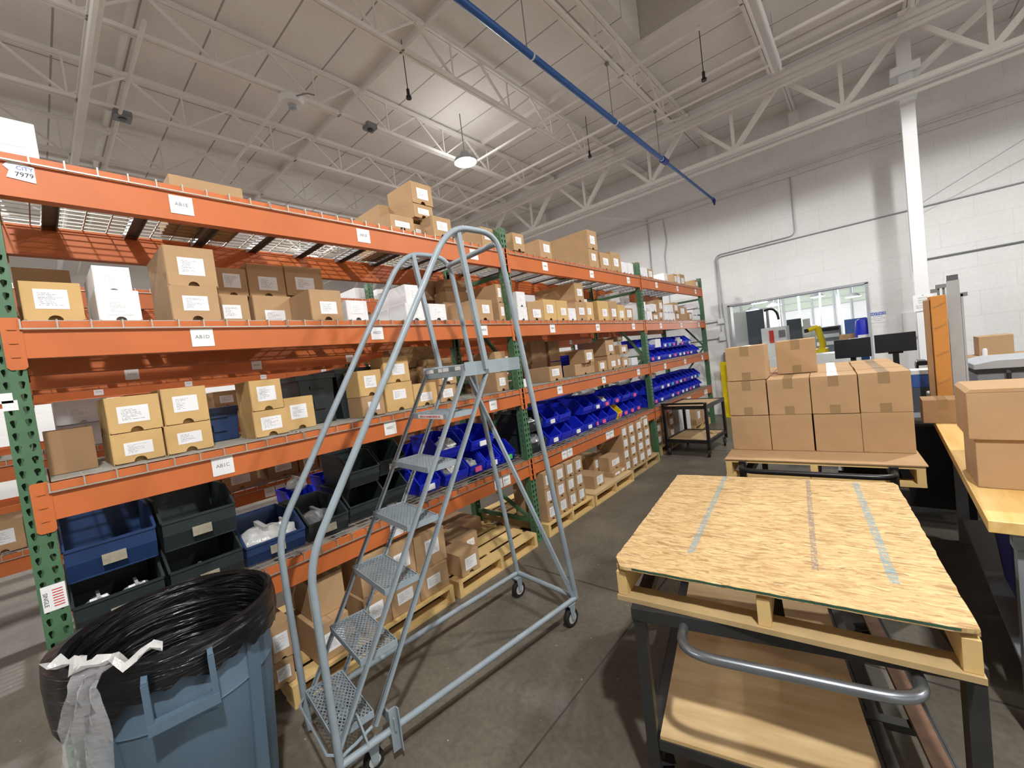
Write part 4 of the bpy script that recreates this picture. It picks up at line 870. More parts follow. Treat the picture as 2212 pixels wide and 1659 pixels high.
lump('parts_bag', 'white parts in pink-carded upper blue bin, middle bay', (-.25, 5.04, z+.24), .07, .07, .05, 'bag', seed=16); lump('parts_bag', 'crumpled bag at bin front on third shelf, far bay', (-.12, 7.95, SHELF['C']+.25), .06, .08, .06, 'bag', seed=17)
open_box('open_carton', 'open white carton tilted on blue bins, third shelf of far bay', -.10, 6.80, 7.03, SHELF['C']+.24, .14, .3, 'white_card', (0, 0))
# ------------------------------------------------------------------ labels of the cartons and bins, told apart by shelf, layer and place in the row
def name_rows(items, noun, extra):
    groups = {}
    for q in items: groups.setdefault((q['L'], q['b'], q.get('where'), q['layer'], q['row']), []).append(q)
    for k, g in groups.items():
        g.sort(key=lambda q: q['y'])
        for i, q in enumerate(g):
            lay = ['bottom', 'upper', 'third', 'fourth'][q['layer']]; where = q.get('where') or '%s, %s' % (LEVN[q['L']], BAYS[q['b']])
            rw = 'back ' if q['row'] else ''
            head = extra(q); where = where+', '+q['zone'] if q.get('zone') else where
            lb = '%s, %s from left in %s%s row, %s' % (head, ORD[i+1], rw, lay, where)
            if len(lb.replace('-', ' ').split()) > 16: lb = lb.replace(' labelled carton', ' carton').replace(' plain carton', ' carton').replace('from left in ', 'from left, ').replace(' shelf, rack behind', ' shelf, back rack')
            q['o']['label'] = lb
            q['o']['group'] = '%ss, %s' % (noun, where)
name_rows(CART, 'carton', lambda q: q['c']+(' labelled carton' if q['lab'] else ' plain carton'))
name_rows(BINS, 'storage bin', lambda q: q['c']+' bin' + ((', '+q['card']+' card') if q['card'] != 'no' else ''))
# ------------------------------------------------------------------ rolling ladder
t = thing('rolling_ladder', 'grey steel rolling ladder with seven mesh steps', 'ladder', (.53, .69, 0), math.radians(-7))
RISE, RUN = .254, .155
def rail_pts(s):
    u = s*.258
    p = [(s*.245, .0, .03), (s*.252, -.005, .70)]+arc((s*.253, -.005, .94), (s*.255, 0, 1.05), (s*.256, .06, 1.15), 6)
    p += arc((u, .80, 2.36), (u, .90, 2.53), (u, 1.03, 2.53), 7)+arc((u, 1.12, 2.53), (u, 1.24, 2.53), (s*.260, 1.262, 2.42), 7)+[(s*.285, 1.53, .165)]
    return p
for s in (-1, 1): m = M(); m.tube(rail_pts(s), .0165, 12); m.obj('handrail', 'ladder', t, smooth=True)
for s in (-1, 1): m = M(); m.tube([(s*.246, 0, .155), (s*.285, 1.53, .165)], .0165, 12); m.obj('base_tube', 'ladder', t, smooth=True)
m = M(); m.tube([(-.285, 1.53, .165), (.285, 1.53, .165)], .0165, 12); m.obj('base_tube', 'ladder', t, smooth=True)
m = M(); m.tube([(-.258, 1.235, 2.47), (.258, 1.235, 2.47)], .0165, 12); m.obj('guard_bar', 'ladder', t, smooth=True)
m = M(); m.bar((-.245, 1.28, 1.70), (.282, 1.51, .18), .022, .022); m.obj('diagonal_brace', 'ladder', t)
for s in (-1, 1): m = M(); m.bar((s*.240, 1.06, 1.74), (s*.250, .97, 2.52), .026, .026, up=(0, 1, 0)); m.obj('upright', 'ladder', t)
for s in (-1, 1):
    for v0, k0 in ((0.0, 1), (.165, 1)):
        m = M(); e = .945
        m.bar((s*.212, v0+.01, .254*k0-.06), (s*.212, .93+v0+.012, 1.778-.01), .012, .030, up=(1, 0, 0)); m.bar((s*.206, v0+.01, .254*k0-.06), (s*.206, .93+v0+.012, 1.778-.01), .012, .012, up=(1, 0, 0)); m.obj('stringer', 'ladder', t)
def grid_mesh(m, x0, x1, y0, y1, z, px=.034, py=.019, r=.0032):
    # expanded metal: two families of crossing strands clipped to the rectangle
    W_, H_ = x1-x0, y1-y0; k = py/px
    for s in (1, -1):
        n = int((W_*k+H_)/py)+2
        for i in range(-n, n):
            c = i*py; pts = []
            def yy(x): return c+s*k*(x) if s > 0 else c+k*(W_-x)
            for x in (0, W_):
                if 0 <= yy(x) <= H_: pts.append((x, yy(x)))
            for y in (0, H_):
                x = (y-c)/k if s > 0 else W_-(y-c)/k
                if 0 < x < W_: pts.append((x, y))
            if len(pts) >= 2:
                a, b = min(pts), max(pts)
                if abs(a[0]-b[0]) > .004: m.bar((x0+a[0], y0+a[1], z), (x0+b[0], y0+b[1], z), .004, .005)
gm = M(); grid_mesh(gm, -.198, .198, .006, .172, -.004); GRID = gm.mesh('grating', 'ladder')
fm = M()
for a, b in (((-.2, 0), (.2, 0)), ((-.2, .178), (.2, .178)), ((-.2, 0), (-.2, .178)), ((.2, 0), (.2, .178))): fm.bar((a[0], a[1], -.014), (b[0], b[1], -.014), .005, .030)
FRM = fm.mesh('step', 'ladder')
for k in range(1, 7):
    o = link('step', FRM, t, loc=(0, (k-1)*RUN, k*RISE)); link('grating', GRID, o)
    if k == 6:
        f = M(); f.box(-.10, .17, -.0045, -.003, -.027, -.003); q = f.obj('warning_sticker', 'paper', o); text('READ ALL WARNINGS BEFORE USE', .016, q, (.035, -.005, -.015), FACE_MY, 'red_ink', sx=.85)
# top platform with toe plate and stickers
m = M(); z = 1.778
for a, b in (((-.215, .93), (.215, .93)), ((-.215, 1.30), (.215, 1.30)), ((-.215, .93), (-.215, 1.30)), ((.215, .93), (.215, 1.30))): m.bar((a[0], a[1], z-.03), (b[0], b[1], z-.03), .006, .06)
for s in (-1, 1): m.box(s*.222-.004, s*.222+.004, .92, 1.34, z-.065, z+.012)
o = m.obj('platform', 'ladder', t)
gm = M(); grid_mesh(gm, -.21, .21, .935, 1.295, z-.004); gm.obj('grating', 'ladder', o)
for x0, x1, mt in ((-.20, -.12, 'paper'), (-.11, -.07, 'grey_mid'), (-.06, -.02, 'paper'), (-.01, .05, 'paper'), (.06, .11, 'grey_mid'), (.12, .17, 'paper')):
    f = M(); f.box(x0, x1, .9255, .9265, z-.026, z-.004); f.obj('sticker', mt, o)
# rear casters
def caster(t, u, v, ztop, wr=.058, rot=0, name='caster', hub='hub'):
    o = bpy.data.objects.new(name, None); COL.objects.link(o); o.parent = t; o.location = (u, v, 0); o.rotation_euler = (0, 0, rot); o.empty_display_size = .05
    m = M(); m.box(-.028, .028, -.03, .03, ztop-.006, ztop)
    for s in (-1, 1): m.prism([(-.025, ztop-.003), (.025, ztop-.003), (.012, wr-.01), (-.012, wr-.01)], 'x', s*.024-.0025, s*.024+.0025)
    m.cyl((-.03, 0, wr), .007, .06, 8, 'x'); m.obj('fork', 'ladder' if hub == 'hub' else 'steel_dark', o)
    m = M(); m.lathe([(wr*.62, -.017), (wr*.93, -.017), (wr, -.01), (wr, .01), (wr*.93, .017), (wr*.62, .017)], 24); m2 = M(); m2.v = [(p[2], p[0], p[1]+wr) for p in m.v]; m2.f = m.f; m2.mi = m.mi; m2.obj('tyre', 'rubber', o, smooth=True)
    m = M(); m.cyl((-.015, 0, wr), wr*.64, .03, 20, 'x'); m.obj('wheel_hub', hub, o); return o
caster(t, -.262, 1.50, .150); caster(t, .275, 1.47, .150)
# spring casters, locking lever and pedal under the lowest step
caster(t, .20, .15, .12, .045); caster(t, -.20, .15, .12, .045)
m = M(); m.tube([(.215, -.02, .03)]+arc((.215, .0, .14), (.215, .02, .17), (.215, .08, .175), 5)+[(.215, .16, .20)], .008, 8); m.tube([(-.2, -.035, .20), (.2, -.035, .20)], .006, 6); m.tube([(-.2, -.035, .20), (-.245, .0, .20)], .006, 6); m.tube([(.2, -.035, .20), (.245, .0, .20)], .006, 6); m.obj('foot_pedal', 'ladder', t, smooth=True)
m = M(); m.bar((.25, .12, .155), (.215, .10, .30), .03, .008, up=(0, 1, 0)); m.box(.14, .28, .235, .243, .16, .215); m.box(.262, .268, .22, .26, .06, .26); m.box(.262, .29, .255, .26, .06, .26); m.obj('lock_bracket', 'ladder', t)

# ------------------------------------------------------------------ trash can with black liner
CX, CY = .457, .266
t = thing('trash_can', 'slate grey round trash can lined with a black bag, before the rack', 'trash can', (CX, CY, 0), math.radians(-7))
m = M(); m.lathe([(.0, .0), (.20, .0), (.235, .03), (.25, .10), (.24, .145), (0, .145)], 28); m.obj('dolly', 'rubber', t, smooth=True)
m = M(); n = 64
def wob(i, an): return (0, 0)
prof = [(0, .15), (.235, .15), (.252, .17), (.290, .69), (.296, .695), (.293, .70), (.300, .86), (.312, .868), (.318, .90), (.316, .935), (.300, .935), (.288, .70), (.245, .19), (0, .18)]
m.lathe(prof, n); m.obj('can', 'trash', t, smooth=True)
for k in range(4):
    an = math.radians(42)+math.pi/2*k; f = M()
    rr = [(.253, .17), (.300, .86)]
    f.bar((rr[0][0]*math.cos(an), rr[0][0]*math.sin(an), rr[0][1]), (rr[1][0]*math.cos(an), rr[1][0]*math.sin(an), rr[1][1]), .012, .06, up=(-math.sin(an), math.cos(an), 0)); f.obj('rib', 'trash', t)
for an in (math.radians(-3), math.radians(177)):
    f = M(); ca, sa = math.cos(an), math.sin(an)
    def P(r, w, z): return (r*ca-w*sa, r*sa+w*ca, z)
    for w in (-.085, .085): f.bar(P(.29, w, .90), P(.352, w, .885), .016, .03); f.bar(P(.350, w, .895), P(.345, w, .745), .018, .02, up=(ca, sa, 0)); f.bar(P(.285, w, .74), P(.345, w, .748), .014, .022)
    f.bar(P(.345, -.094, .745), P(.345, .094, .745), .03, .034); f.bar(P(.335, -.085, .725), P(.335, .085, .725), .012, .03); f.bar(P(.292, -.085, .70), P(.335, .085, .70), .004, .004); f.obj('handle', 'trash', t, smooth=False)
# liner folded over the rim: inside wall, rolled edge, uneven skirt
r = random.Random(3); ph = [r.uniform(0, 6.28) for _ in range(12)]
def liner(i, an):
    w = sum(math.sin(an*k+ph[k % 12]+i*.5)*a for k, a in ((3, .6), (7, .5), (13, .4), (23, .3), (31, .25)))
    tot = {0: .016, 1: .010, 2: .004, 3: .002, 4: .0015, 5: .0015, 6: .003, 7: .005, 8: .007, 9: .009}[i]
    dz = {8: .010, 9: .020}.get(i, 0)*w*1.2
    sag = -.09*max(0, math.cos(an-math.radians(-75)))**3 if i >= 7 else 0
    blg = .03*max(0, math.cos(an-math.radians(-95)))**4 if i >= 6 else 0
    return (tot*w*.55+blg, dz+sag*(i-6)/3 if i >= 7 else dz)
m = M(); m.lathe([(.08, .42), (.24, .50), (.268, .70), (.286, .88), (.300, .946), (.316, .956), (.328, .948), (.333, .915), (.332, .865), (.328, .83)], 140, wob=liner); m.obj('liner', 'liner', t, smooth=True)
# strip of clear film hanging over the edge
an = math.radians(-42); ca, sa = math.cos(an), math.sin(an); nseg, nw = 26, 8; vs = []; fs = []; rr = random.Random(5)
path = [(.16, .84), (.24, .90), (.30, .962), (.345, .96), (.362, .92), (.372, .86), (.385, .78), (.395, .68), (.40, .58), (.402, .46), (.40, .34), (.41, .24)]
t2 = thing('plastic_film', 'strip of clear crinkled plastic film hanging over trash can edge', 'film', (CX, CY, 0), math.radians(-7))
for i in range(nseg+1):
    q = i/nseg*(len(path)-1); a0 = min(int(q), len(path)-2); f_ = q-a0; R0 = path[a0][0]*(1-f_)+path[a0+1][0]*f_; Z0 = path[a0][1]*(1-f_)+path[a0+1][1]*f_
    for j in range(nw+1):
        w = (j/nw-.5)*(.13+.04*math.sin(i*.5)); R1_ = R0+.012*math.sin(j*1.9+i*.7)+rr.uniform(-.006, .006); ang = an+w/.36
        vs.append((R1_*math.cos(ang), R1_*math.sin(ang), Z0+rr.uniform(-.005, .005)))
for i in range(nseg):
    for j in range(nw): a = i*(nw+1)+j; fs.append((a, a+1, a+nw+2, a+nw+1))
m = M(); m.add(vs, fs); m.obj('sheet', 'film', t2, smooth=True)
m = M(); pts = []
for i in range(15):
    a = an-.62+i*.085; pts.append(((.315+.02*math.sin(i*1.3))*math.cos(a), (.315+.02*math.sin(i*1.3))*math.sin(a), .965+.012*math.sin(i*2.1)))
vs = []; fs = []
for i, p in enumerate(pts):
    for j in range(4): vs.append((p[0]*(.92+.05*j)+rr.uniform(-.004, .004), p[1]*(.92+.05*j), p[2]+.012*math.sin(j*2+i)+.008))
for i in range(14):
    for j in range(3): a = i*4+j; fs.append((a, a+1, a+5, a+4))
m.add(vs, fs); m.obj('torn_edge', 'bag', t2, smooth=True)
# ------------------------------------------------------------------ pallets and what stands on them under the rack
def pallet_mesh_parts(t, w, d, boards=6, mt='pine', leads=(.14,), h=.128):
    # w along y (front), d along x (towards -x); stringers run along x
    for y in (-w/2+.02, 0, w/2-.02):
        m = M(); m.prism([(0, .018), (0, h-.018), (-d, h-.018), (-d, .018), (-d+.18, .018), (-d+.22, .05), (-d+.36, .05), (-d+.40, .018), (-.40, .018), (-.36, .05), (-.22, .05), (-.18, .018)], 'y', y-.019, y+.019); m.obj('stringer', mt, t)
    gap = (d-boards*.12)/(boards-1)
    for k in range(boards): x = -k*(.12+gap); m = M(); m.box(x-.12, x, -w/2, w/2, h-.018, h); m.obj('deck_board', mt, t)
    for k in range(3): x = -k*(d-.12)/2; m = M(); m.box(x-.12, x, -w/2, w/2, 0, .018); m.obj('bottom_board', mt, t)
def pallet(y0, y1, x, label, mt='pine', boards=6, name='wooden_pallet', d=1.0, z=0, rz=0):
    t = thing(name, label, 'pallet', (x, (y0+y1)/2, z), rz, 'wooden pallets under the rack' if x < .3 else None); pallet_mesh_parts(t, y1-y0, d, boards, mt); return t
pallet(.74, 1.92, .05, 'wooden pallet under big brown cartons behind the ladder steps', 'pine'); pallet(1.96, 2.955, .07, 'half empty wooden pallet left of the second green post', 'pine'); pallet(3.15, 4.05, .07, 'wooden pallet carrying a wall of small cartons, middle bay', 'pine')
pallet(4.07, 5.10, .08, 'wooden pallet topped with a plywood sheet, middle bay', 'pine'); pallet(5.16, 6.13, .04, 'wooden pallet of stacked small cartons beside third post', 'pine_old'); pallet(6.45, 7.4, -.05, 'wooden pallet behind the black cart, far bay', 'pine_old'); pallet(8.2, 9.2, -.05, 'wooden pallet at the far end under the rack', 'pine')
m = M(); m.box(-.8, .085, 4.06, 5.08, .129, .145); tag(m.obj('plywood_sheet', 'ply'), 'plywood sheet lying on the pallet in middle bay', 'plywood')
PW = []
def fbox(where, layer, kind, bl, tr, X, d=.4, z0=.131, lab=(.5, .5, .5, .42), notch=True, row=0, **kw):
    a, c = onx(bl[0], bl[1], X), onx(tr[0], tr[1], X)
    PW.append(dict(L=where, where=where, layer=layer, row=row, mt=KIND[kind], X=X, d=d, y0=a.y, y1=c.y, zb=a.z, z1=c.z, zz=z0, lab=lab, notch=notch, kw=kw))
F = fbox
P1, P2, P3, P4, P5, P6, P7 = ('pallet behind ladder steps', 'half empty pallet', 'pallet right of second post', 'plywood topped pallet', 'pallet at third post', 'pallet behind black cart', 'farthest pallet')
F(P1, 0, 'k', (594, 1497), (633, 1414), .0, .36, lab=(.5, .5, .62, .5)); F(P1, 1, 'k', (590, 1430), (626, 1334), .0, .36, lab=(.45, .5, .7, .45))
F(P1, 0, 'k', (690, 1437), (752, 1318), .02, .34, lab=(.5, .45, .6, .5), notch=False); F(P1, 1, 'k', (676, 1352), (738, 1228), -.06, .34, lab=None, notch=False)
F(P1, 0, 'k', (796, 1385), (842, 1268), .02, .36, lab=(.45, .55, .55, .45), notch=False); F(P1, 0, 'k', (848, 1350), (904, 1236), .02, .36, lab=(.5, .5, .55, .38), notch=False); F(P1, 0, 'k', (908, 1306), (965, 1208), .02, .36, lab=(.48, .5, .45, .4), notch=False)
F(P1, 1, 'k', (782, 1272), (836, 1180), .0, .36, lab=None, notch=False); F(P1, 1, 'k', (840, 1246), (892, 1158), .0, .36, lab=(.5, .5, .6, .42), notch=False); F(P1, 1, 'k', (896, 1212), (957, 1134), .0, .36, lab=(.55, .55, .45, .45), notch=False)
F(P2, 0, 'k', (999, 1250), (1033, 1180), .05, .26, lab=(.52, .5, .6, .55)); F(P2, 0, 'k', (980, 1195), (1030, 1145), -.24, .3, lab=(.7, .5, .3, .4), row=1); F(P2, 0, 'd', (962, 1172), (1038, 1115), -.52, .36, lab=None, row=2, notch=False)
F(P4, 0, 'k', (1286, 1056), (1304, 1018), -.0, .30, z0=.146, lab=(.55, .55, .6, .65)); F(P4, 0, 'k', (1327, 1043), (1342, 1012), .0, .40, z0=.146, lab=(.55, .5, .6, .5)); F(P4, 0, 'k', (1342, 1036), (1354, 1005), .0, .40, z0=.146, lab=(.4, .6, .6, .5))
F(P4, 1, 'k', (1298, 1009), (1314, 979), -.12, .33, lab=(.5, .5, .6, .45)); F(P4, 1, 'k', (1316, 1007), (1342, 975), -.06, .3, lab=(.5, .5, .56, .42))
place_cartons(PW, [dict(L=P4, X=-.48, y0=4.1, y1=4.78, z0=.147, z1=.6)], lambda q: q['zz'])
def grid(where, cols, rows, X, d, kind='k', seed=1, lab=(.5, .52, .6, .58), z0=.131):
    for (l, r_, yb) in cols:
        for k in range(rows[0]):
            a, c = onx(l, yb, X), onx(r_, yb, X); w = c.y-a.y; h = rows[1]; t = thing('carton', 'carton', 'box', (X-.006*(k % 2), (a.y+c.y)/2, z0+k*(h+.001)))
            carton_parts(t, w-.008, h, d, KIND[kind], True, lab); PW.append(dict(o=t, where=where, L='F', b=0, layer=k, row=0, y=(a.y+c.y)/2, y0=a.y, y1=c.y, z1=z0+(k+1)*h, c=COLN[KIND[kind]], lab=True))
grid(P3, ((1185, 1208, 1128), (1209, 1230, 1108), (1231, 1250, 1096), (1250, 1268, 1085)), (3, .165), .04, .42)
open_box('open_carton', 'dark open carton with raised flaps behind the small cartons', -.5, 4.2, 4.62, .147, .45, .36, 'kraft_dark', (.06, .1))
grid(P5, ((1350, 1363, 1000), (1365, 1379, 996), (1381, 1395, 988), (1396, 1409, 980)), (4, .15), .02, .40)
for i, y in enumerate((6.45, 6.75, 7.05)):
    for k in range(3):
        t = thing('carton', 'carton', 'box', (-.12, y+.14, .131+k*.19)); carton_parts(t, .27, .188, .4, 'kraft_dark', True, (.5, .5, .5, .5)); PW.append(dict(o=t, where=P6, L='F', b=0, layer=k, row=0, y=y, c='dark brown', lab=True))
for i in range(3):
    for k in range(3):
        t = thing('carton', 'carton', 'box', (-.06, 7.5+i*.2, .001+k*.2)); carton_parts(t, .19, .198, .4, 'white_card', False, None, seam=False); PW.append(dict(o=t, where='floor behind black cart', L='F', b=0, layer=k, row=0, y=7.5+i*.2, c='white', lab=False))
for i in range(2):
    t = thing('carton', 'carton', 'box', (-.04, 8.45+i*.4, .131)); carton_parts(t, .38, .36, .6, 'kraft', True, (.5, .5, .4, .4)); PW.append(dict(o=t, where=P7, L='F', b=0, layer=0, row=0, y=8.4+i*.4, c='brown', lab=True))
name_rows(PW, 'carton', lambda q: q['c']+(' labelled carton' if q['lab'] else ' plain carton'))
# cartons on the second rack behind
R2C = []
def rcart(X, L, y, w, h, d, kind, layer=0, lab=(.5, .5, .55, .45)):
    z0 = SHELF[L]+.014+layer*(h+.001); t = thing('carton', 'carton', 'box', (X, y, z0)); carton_parts(t, w, h, d, KIND[kind], lab is not None, lab, 'label_faint' if kind == 'w' else 'label_print'); R2C.append(dict(o=t, where='%s, rack behind' % LEVN[L], L='R'+L, b=int((y+3.167)/BAY), zone=('far left part', 'near bay part', 'middle part', 'far part')[int((y+3.167)/BAY)], layer=layer, row=0, y=y, c=COLN[KIND[kind]], lab=bool(lab)))
r = random.Random(11)
for L, segs in (('C', ((-2.9, -.3, 'kd'), (.1, .9, 'kw'), (1.2, 1.9, 'kw'), (2.4, 5.6, 'kd'), (6.3, 8.6, 'kd'))), ('D', ((-2.8, -.4, 'kd'), (1.9, 2.9, 'kw'), (3.3, 4.1, 'kd'), (5.0, 5.9, 'kd'))), ('B', ((-2.9, -.1, 'kk'), (.3, 3.0, 'kd'), (3.3, 6.0, 'kd'))), ('E', ((2.95, 3.25, 'w'), (3.28, 3.5, 'w')))):
    for a0, a1, kk in segs:
        y = a0
        while y < a1-.1:
            w = r.choice((.22, .27, .32)); h = r.choice((.17, .2, .24)); k = r.choice(kk)
            if L == 'E': w, h = .2, .17
            if abs((y+w/2+3.167+.0) % BAY) > .06 and y+w <= a1+.12:
                rcart(-2.46-r.uniform(0, .1), L, y+w/2, w, h, .4, k)
                if r.random() < .55 and L != 'E': rcart(-2.48-r.uniform(0, .1), L, y+w/2, w, h, .4, k, 1)
            y += w+r.choice((.01, .03, .12))
name_rows(R2C, 'carton', lambda q: q['c']+(' labelled carton' if q['lab'] else ' plain carton'))

# ------------------------------------------------------------------ steel cart, pallet and strand board in the foreground
def steel_cart(label, loc, rz, w, d, zt, mt, handle_mt, shelf_z=.25, hz=None, hv=-.15, hu=(.19, .80), cols='cart'):
    t = thing('steel_cart', label, 'cart', loc, rz); k = .05
    for u in (k/2, w-k/2):
        for v in (k/2, d-k/2): m = M(); m.box(u-k/2+.004, u+k/2-.004, v-k/2+.004, v+k/2-.004, .14, zt-k); m.obj('leg', mt, t)
    m = M(); m.box(0, w, 0, k, zt-k, zt); m.box(0, w, d-k, d, zt-k, zt); m.box(0, k, k, d-k, zt-k, zt); m.box(w-k, w, k, d-k, zt-k, zt); m.box(w/2-k/2, w/2+k/2, k, d-k, zt-k, zt); m.obj('top_frame', mt, t, bevel=.003)
    m = M(); z = shelf_z
    m.box(k, w-k, .004, .01, z-.04, z); m.box(k, w-k, .01, .045, z-.008, z-.002); m.box(k, w-k, d-.045, d-.01, z-.04, z-.002); m.box(.004, .01, k, d-k, z-.04, z); m.box(.01, .05, k, d-k, z-.008, z-.002); m.box(w-.01, w-.004, k, d-k, z-.04, z); m.box(w-.05, w-.01, k, d-k, z-.008, z-.002); m.box(.05, w-.05, .37, .41, z-.03, z-.002); m.box(w*.79, w*.79+.035, .045, d-.045, z-.03, z-.004); m.obj('shelf_frame', mt, t)
    hz = hz or zt-.05
    m = M(); a, b = hu; pts = [(a, .004, hz), (a, -.02, hz)]+arc((a, -.05, hz-.0), (a+.0, hv, hz-.0), (a+.12, hv, hz), 7)+arc((b-.12, hv, hz), (b, hv, hz), (b, -.05, hz), 7)+[(b, -.02, hz), (b, .004, hz)]
    m.tube(pts, .0165, 14); m.obj('handle', handle_mt, t, smooth=True)
    for u in (.06, w-.06):
        for v in (.06, d-.06): caster(t, u, v, .145, .06, .4, hub='steel_dark')
    return t
CA = math.radians(12.25)
steel_cart('dark steel cart with bright pipe handle carrying a pallet, foreground', (1.82, 1.375, 0), CA, .955, 1.22, .775, 'steel_dark', 'galv', .26, .735, -.135, (.185, .80))
def onc(u, v, z): return (1.82+u*math.cos(CA)-v*math.sin(CA), 1.375+u*math.sin(CA)+v*math.cos(CA), z)
m = M(); m.box(.055, .735, .012, 1.19, 0, .014); o = tag(m.obj('shelf_board', 'shelf_ply', loc=onc(0, 0, .2585)), 'pale plywood board on lower shelf of the foreground cart', 'plywood'); o.rotation_euler = (0, 0, CA)
m = M(); m.box(.875, .93, .06, 1.19, 0, .02); o = tag(m.obj('wood_strip', 'rust', loc=onc(0, 0, .2585)), 'brown worn wood strip on right rail of lower shelf', 'board'); o.rotation_euler = (0, 0, CA)
PA = math.atan2(.10, .995)
t = thing('wooden_pallet', 'weathered wooden pallet under the strand board sheet', 'pallet', (1.755, 1.40, .776), PA)
for u in (.022, .50, .968): m = M(); m.prism([(.01, .018), (.01, .112), (1.21, .112), (1.21, .018), (1.0, .018), (.96, .05), (.8, .05), (.76, .018), (.46, .018), (.42, .05), (.26, .05), (.22, .018)], 'x', u-.019, u+.019); m.obj('stringer', 'pine', t, bevel=.002)
for k in range(6): v = .03+k*.215; m = M(); m.box(0, .99, v, v+.09, .112, .130); m.obj('deck_board', 'pine_old', t)
for v in (.0, .56, 1.12): m = M(); m.box(.0, .99, v, v+.09, 0, .018); m.obj('bottom_board', 'pine_old', t)
t = thing('strand_board', 'sheet of strand board with blue paint stripes on foreground pallet', 'board', (1.755+.5*math.cos(PA), 1.40+.5*math.sin(PA), .9065), PA)
m = M(); rr = random.Random(2); c_ = .03
out = []
def edge(p, q, n, amp):
    for i in range(n): f_ = i/n; out.append((p[0]+(q[0]-p[0])*f_+rr.uniform(-amp, amp), p[1]+(q[1]-p[1])*f_+rr.uniform(-amp, amp)))
edge((-.505+c_, -.005), (.485-.012, .0), 40, .0016); edge((.485, .012), (.50, 1.245), 40, .002); edge((.49, 1.255), (-.53, 1.215), 40, .0018); edge((-.538, 1.205), (-.512, .03), 40, .002)
m.prism(out, 'z', 0, .0125); m.obj('sheet', 'strand_board', t)
f = M(); f.prism([(p[0], p[1]-.0008) for p in out[:41]]+[(.47, .01), (-.47, .01)], 'z', .0035, .0125) if 0 else None
f = M(); vs = [(p[0], p[1]-.0007, zz) for p in out[2:40] for zz in (.004, .0115)]; f.add(vs, [(2*i, 2*i+2, 2*i+3, 2*i+1) for i in range(37)]); mat('edge_green', (44, 84, 66), .8, var=.2, scale=30); f.obj('painted_edge', 'edge_green', t)
# ------------------------------------------------------------------ second cart with a pallet of plain cartons
BA = math.radians(3.6); t = steel_cart('black steel cart under the pallet of plain cartons', (1.83, 3.09, 0), BA, .86, 1.2, .765, 'black_metal', 'black_metal', .26, .862, -.12, (.03, .80))
for u in (.03, .80): m = M(); m.box(u-.02, u+.02, .0, .035, .765, .89); m.obj('handle_post', 'black_metal', t)
def onb(u, v, z): return (1.745+u*math.cos(BA)-v*math.sin(BA), 3.13+u*math.sin(BA)+v*math.cos(BA), z)
t = thing('wooden_pallet', 'pale wooden pallet under the plain cartons', 'pallet', onb(0, 0, .767), BA)
for u in (.022, .51, 1.0): m = M(); m.prism([(.0, .018), (.0, .105), (1.2, .105), (1.2, .018)], 'x', u-.019, u+.019); m.obj('stringer', 'pine', t)
for k in range(6): v = .0+k*.215; m = M(); m.box(0, 1.02, v, v+.1, .105, .123); m.obj('deck_board', 'pine', t)
for v in (.0, .55, 1.1): m = M(); m.box(0, 1.02, v, v+.1, 0, .018); m.obj('bottom_board', 'pine', t)
m = M(); m.box(.0, 1.03, -.01, 1.2, 0, .006); o = tag(m.obj('cardboard_sheet', 'kraft', loc=onb(0, 0, .891)), 'flat cardboard sheet between pallet and plain cartons', 'cardboard'); o.rotation_euler = (0, 0, BA)
rr = random.Random(4); rown = ['front', 'second', 'third', 'rear']
for k in range(2):
    for j in range(4):
        for i in range(4):
            if k == 0 and 0 < i < 3 and j in (1, 2): continue
            u = .015+i*.252+.126+rr.uniform(-.003, .003); v = .27+j*.30+rr.uniform(-.004, .004)
            t = thing('carton', 'plain taped carton, %s from left in %s layer, %s row, on black cart' % (ORD[i+1], ('lower', 'upper')[k], rown[j]), 'box', onb(u, v, .898+k*.258), BA-math.pi/2+rr.uniform(-.008, .008), 'plain cartons stacked on the black cart')
            carton_parts(t, .247, .256+rr.uniform(-.003, .001), .292, 'kraft', False, None, tape=(k == 1))
for i, (u, v, a, lb) in enumerate(((.145, .275, 0, 'plain carton standing alone on top at front left corner of stack'), (.44, .60, .02, 'plain carton standing on top of stack, right of the other'))):
    t = thing('carton', lb, 'box', onb(u, v, .898+.517), BA-math.pi/2+a, 'plain cartons stacked on the black cart'); carton_parts(t, .25, .25, .29, 'kraft', False, None, tape=True)
# ------------------------------------------------------------------ workbench at the right
TZ = .914
t = thing('workbench', 'workbench with thick pale maple top and grey legs at right', 'workbench', (2.87, 2.35, 0), math.radians(-1))
m = M(); m.box(0, 1.5, 0, 2.2, TZ-.048, TZ); m.obj('top', 'maple', t, bevel=.003)
for u in (.08, 1.36):
    for v in (.08, 2.02): m = M(); m.box(u, u+.06, v, v+.06, 0, TZ-.10); m.obj('leg', 'grey_plastic', t)
m = M(); m.box(.07, 1.42, .07, .13, TZ-.13, TZ-.048); m.box(.07, 1.42, 2.0, 2.06, TZ-.13, TZ-.048); m.box(.08, .11, .13, 2.0, TZ-.11, TZ-.048); m.obj('rail', 'grey_plastic', t)
m = M(); m.box(.1, 1.42, .15, 2.0, .18, .2); m.obj('lower_shelf', 'grey_mid', t)
t = thing('blue_tote', 'dark blue tote on lower shelf of the workbench', 'tote', (3.06, 2.75, .204)); m = M(); m.prism([(-.0, 0), (.55, 0), (.6, .5), (-.05, .5)], 'y', -.1, .7); m.obj('tub', 'blue_tarp', t, bevel=.01); m = M(); m.box(-.07, .62, -.12, .72, .5, .53); m.obj('lid', 'blue_tarp', t)
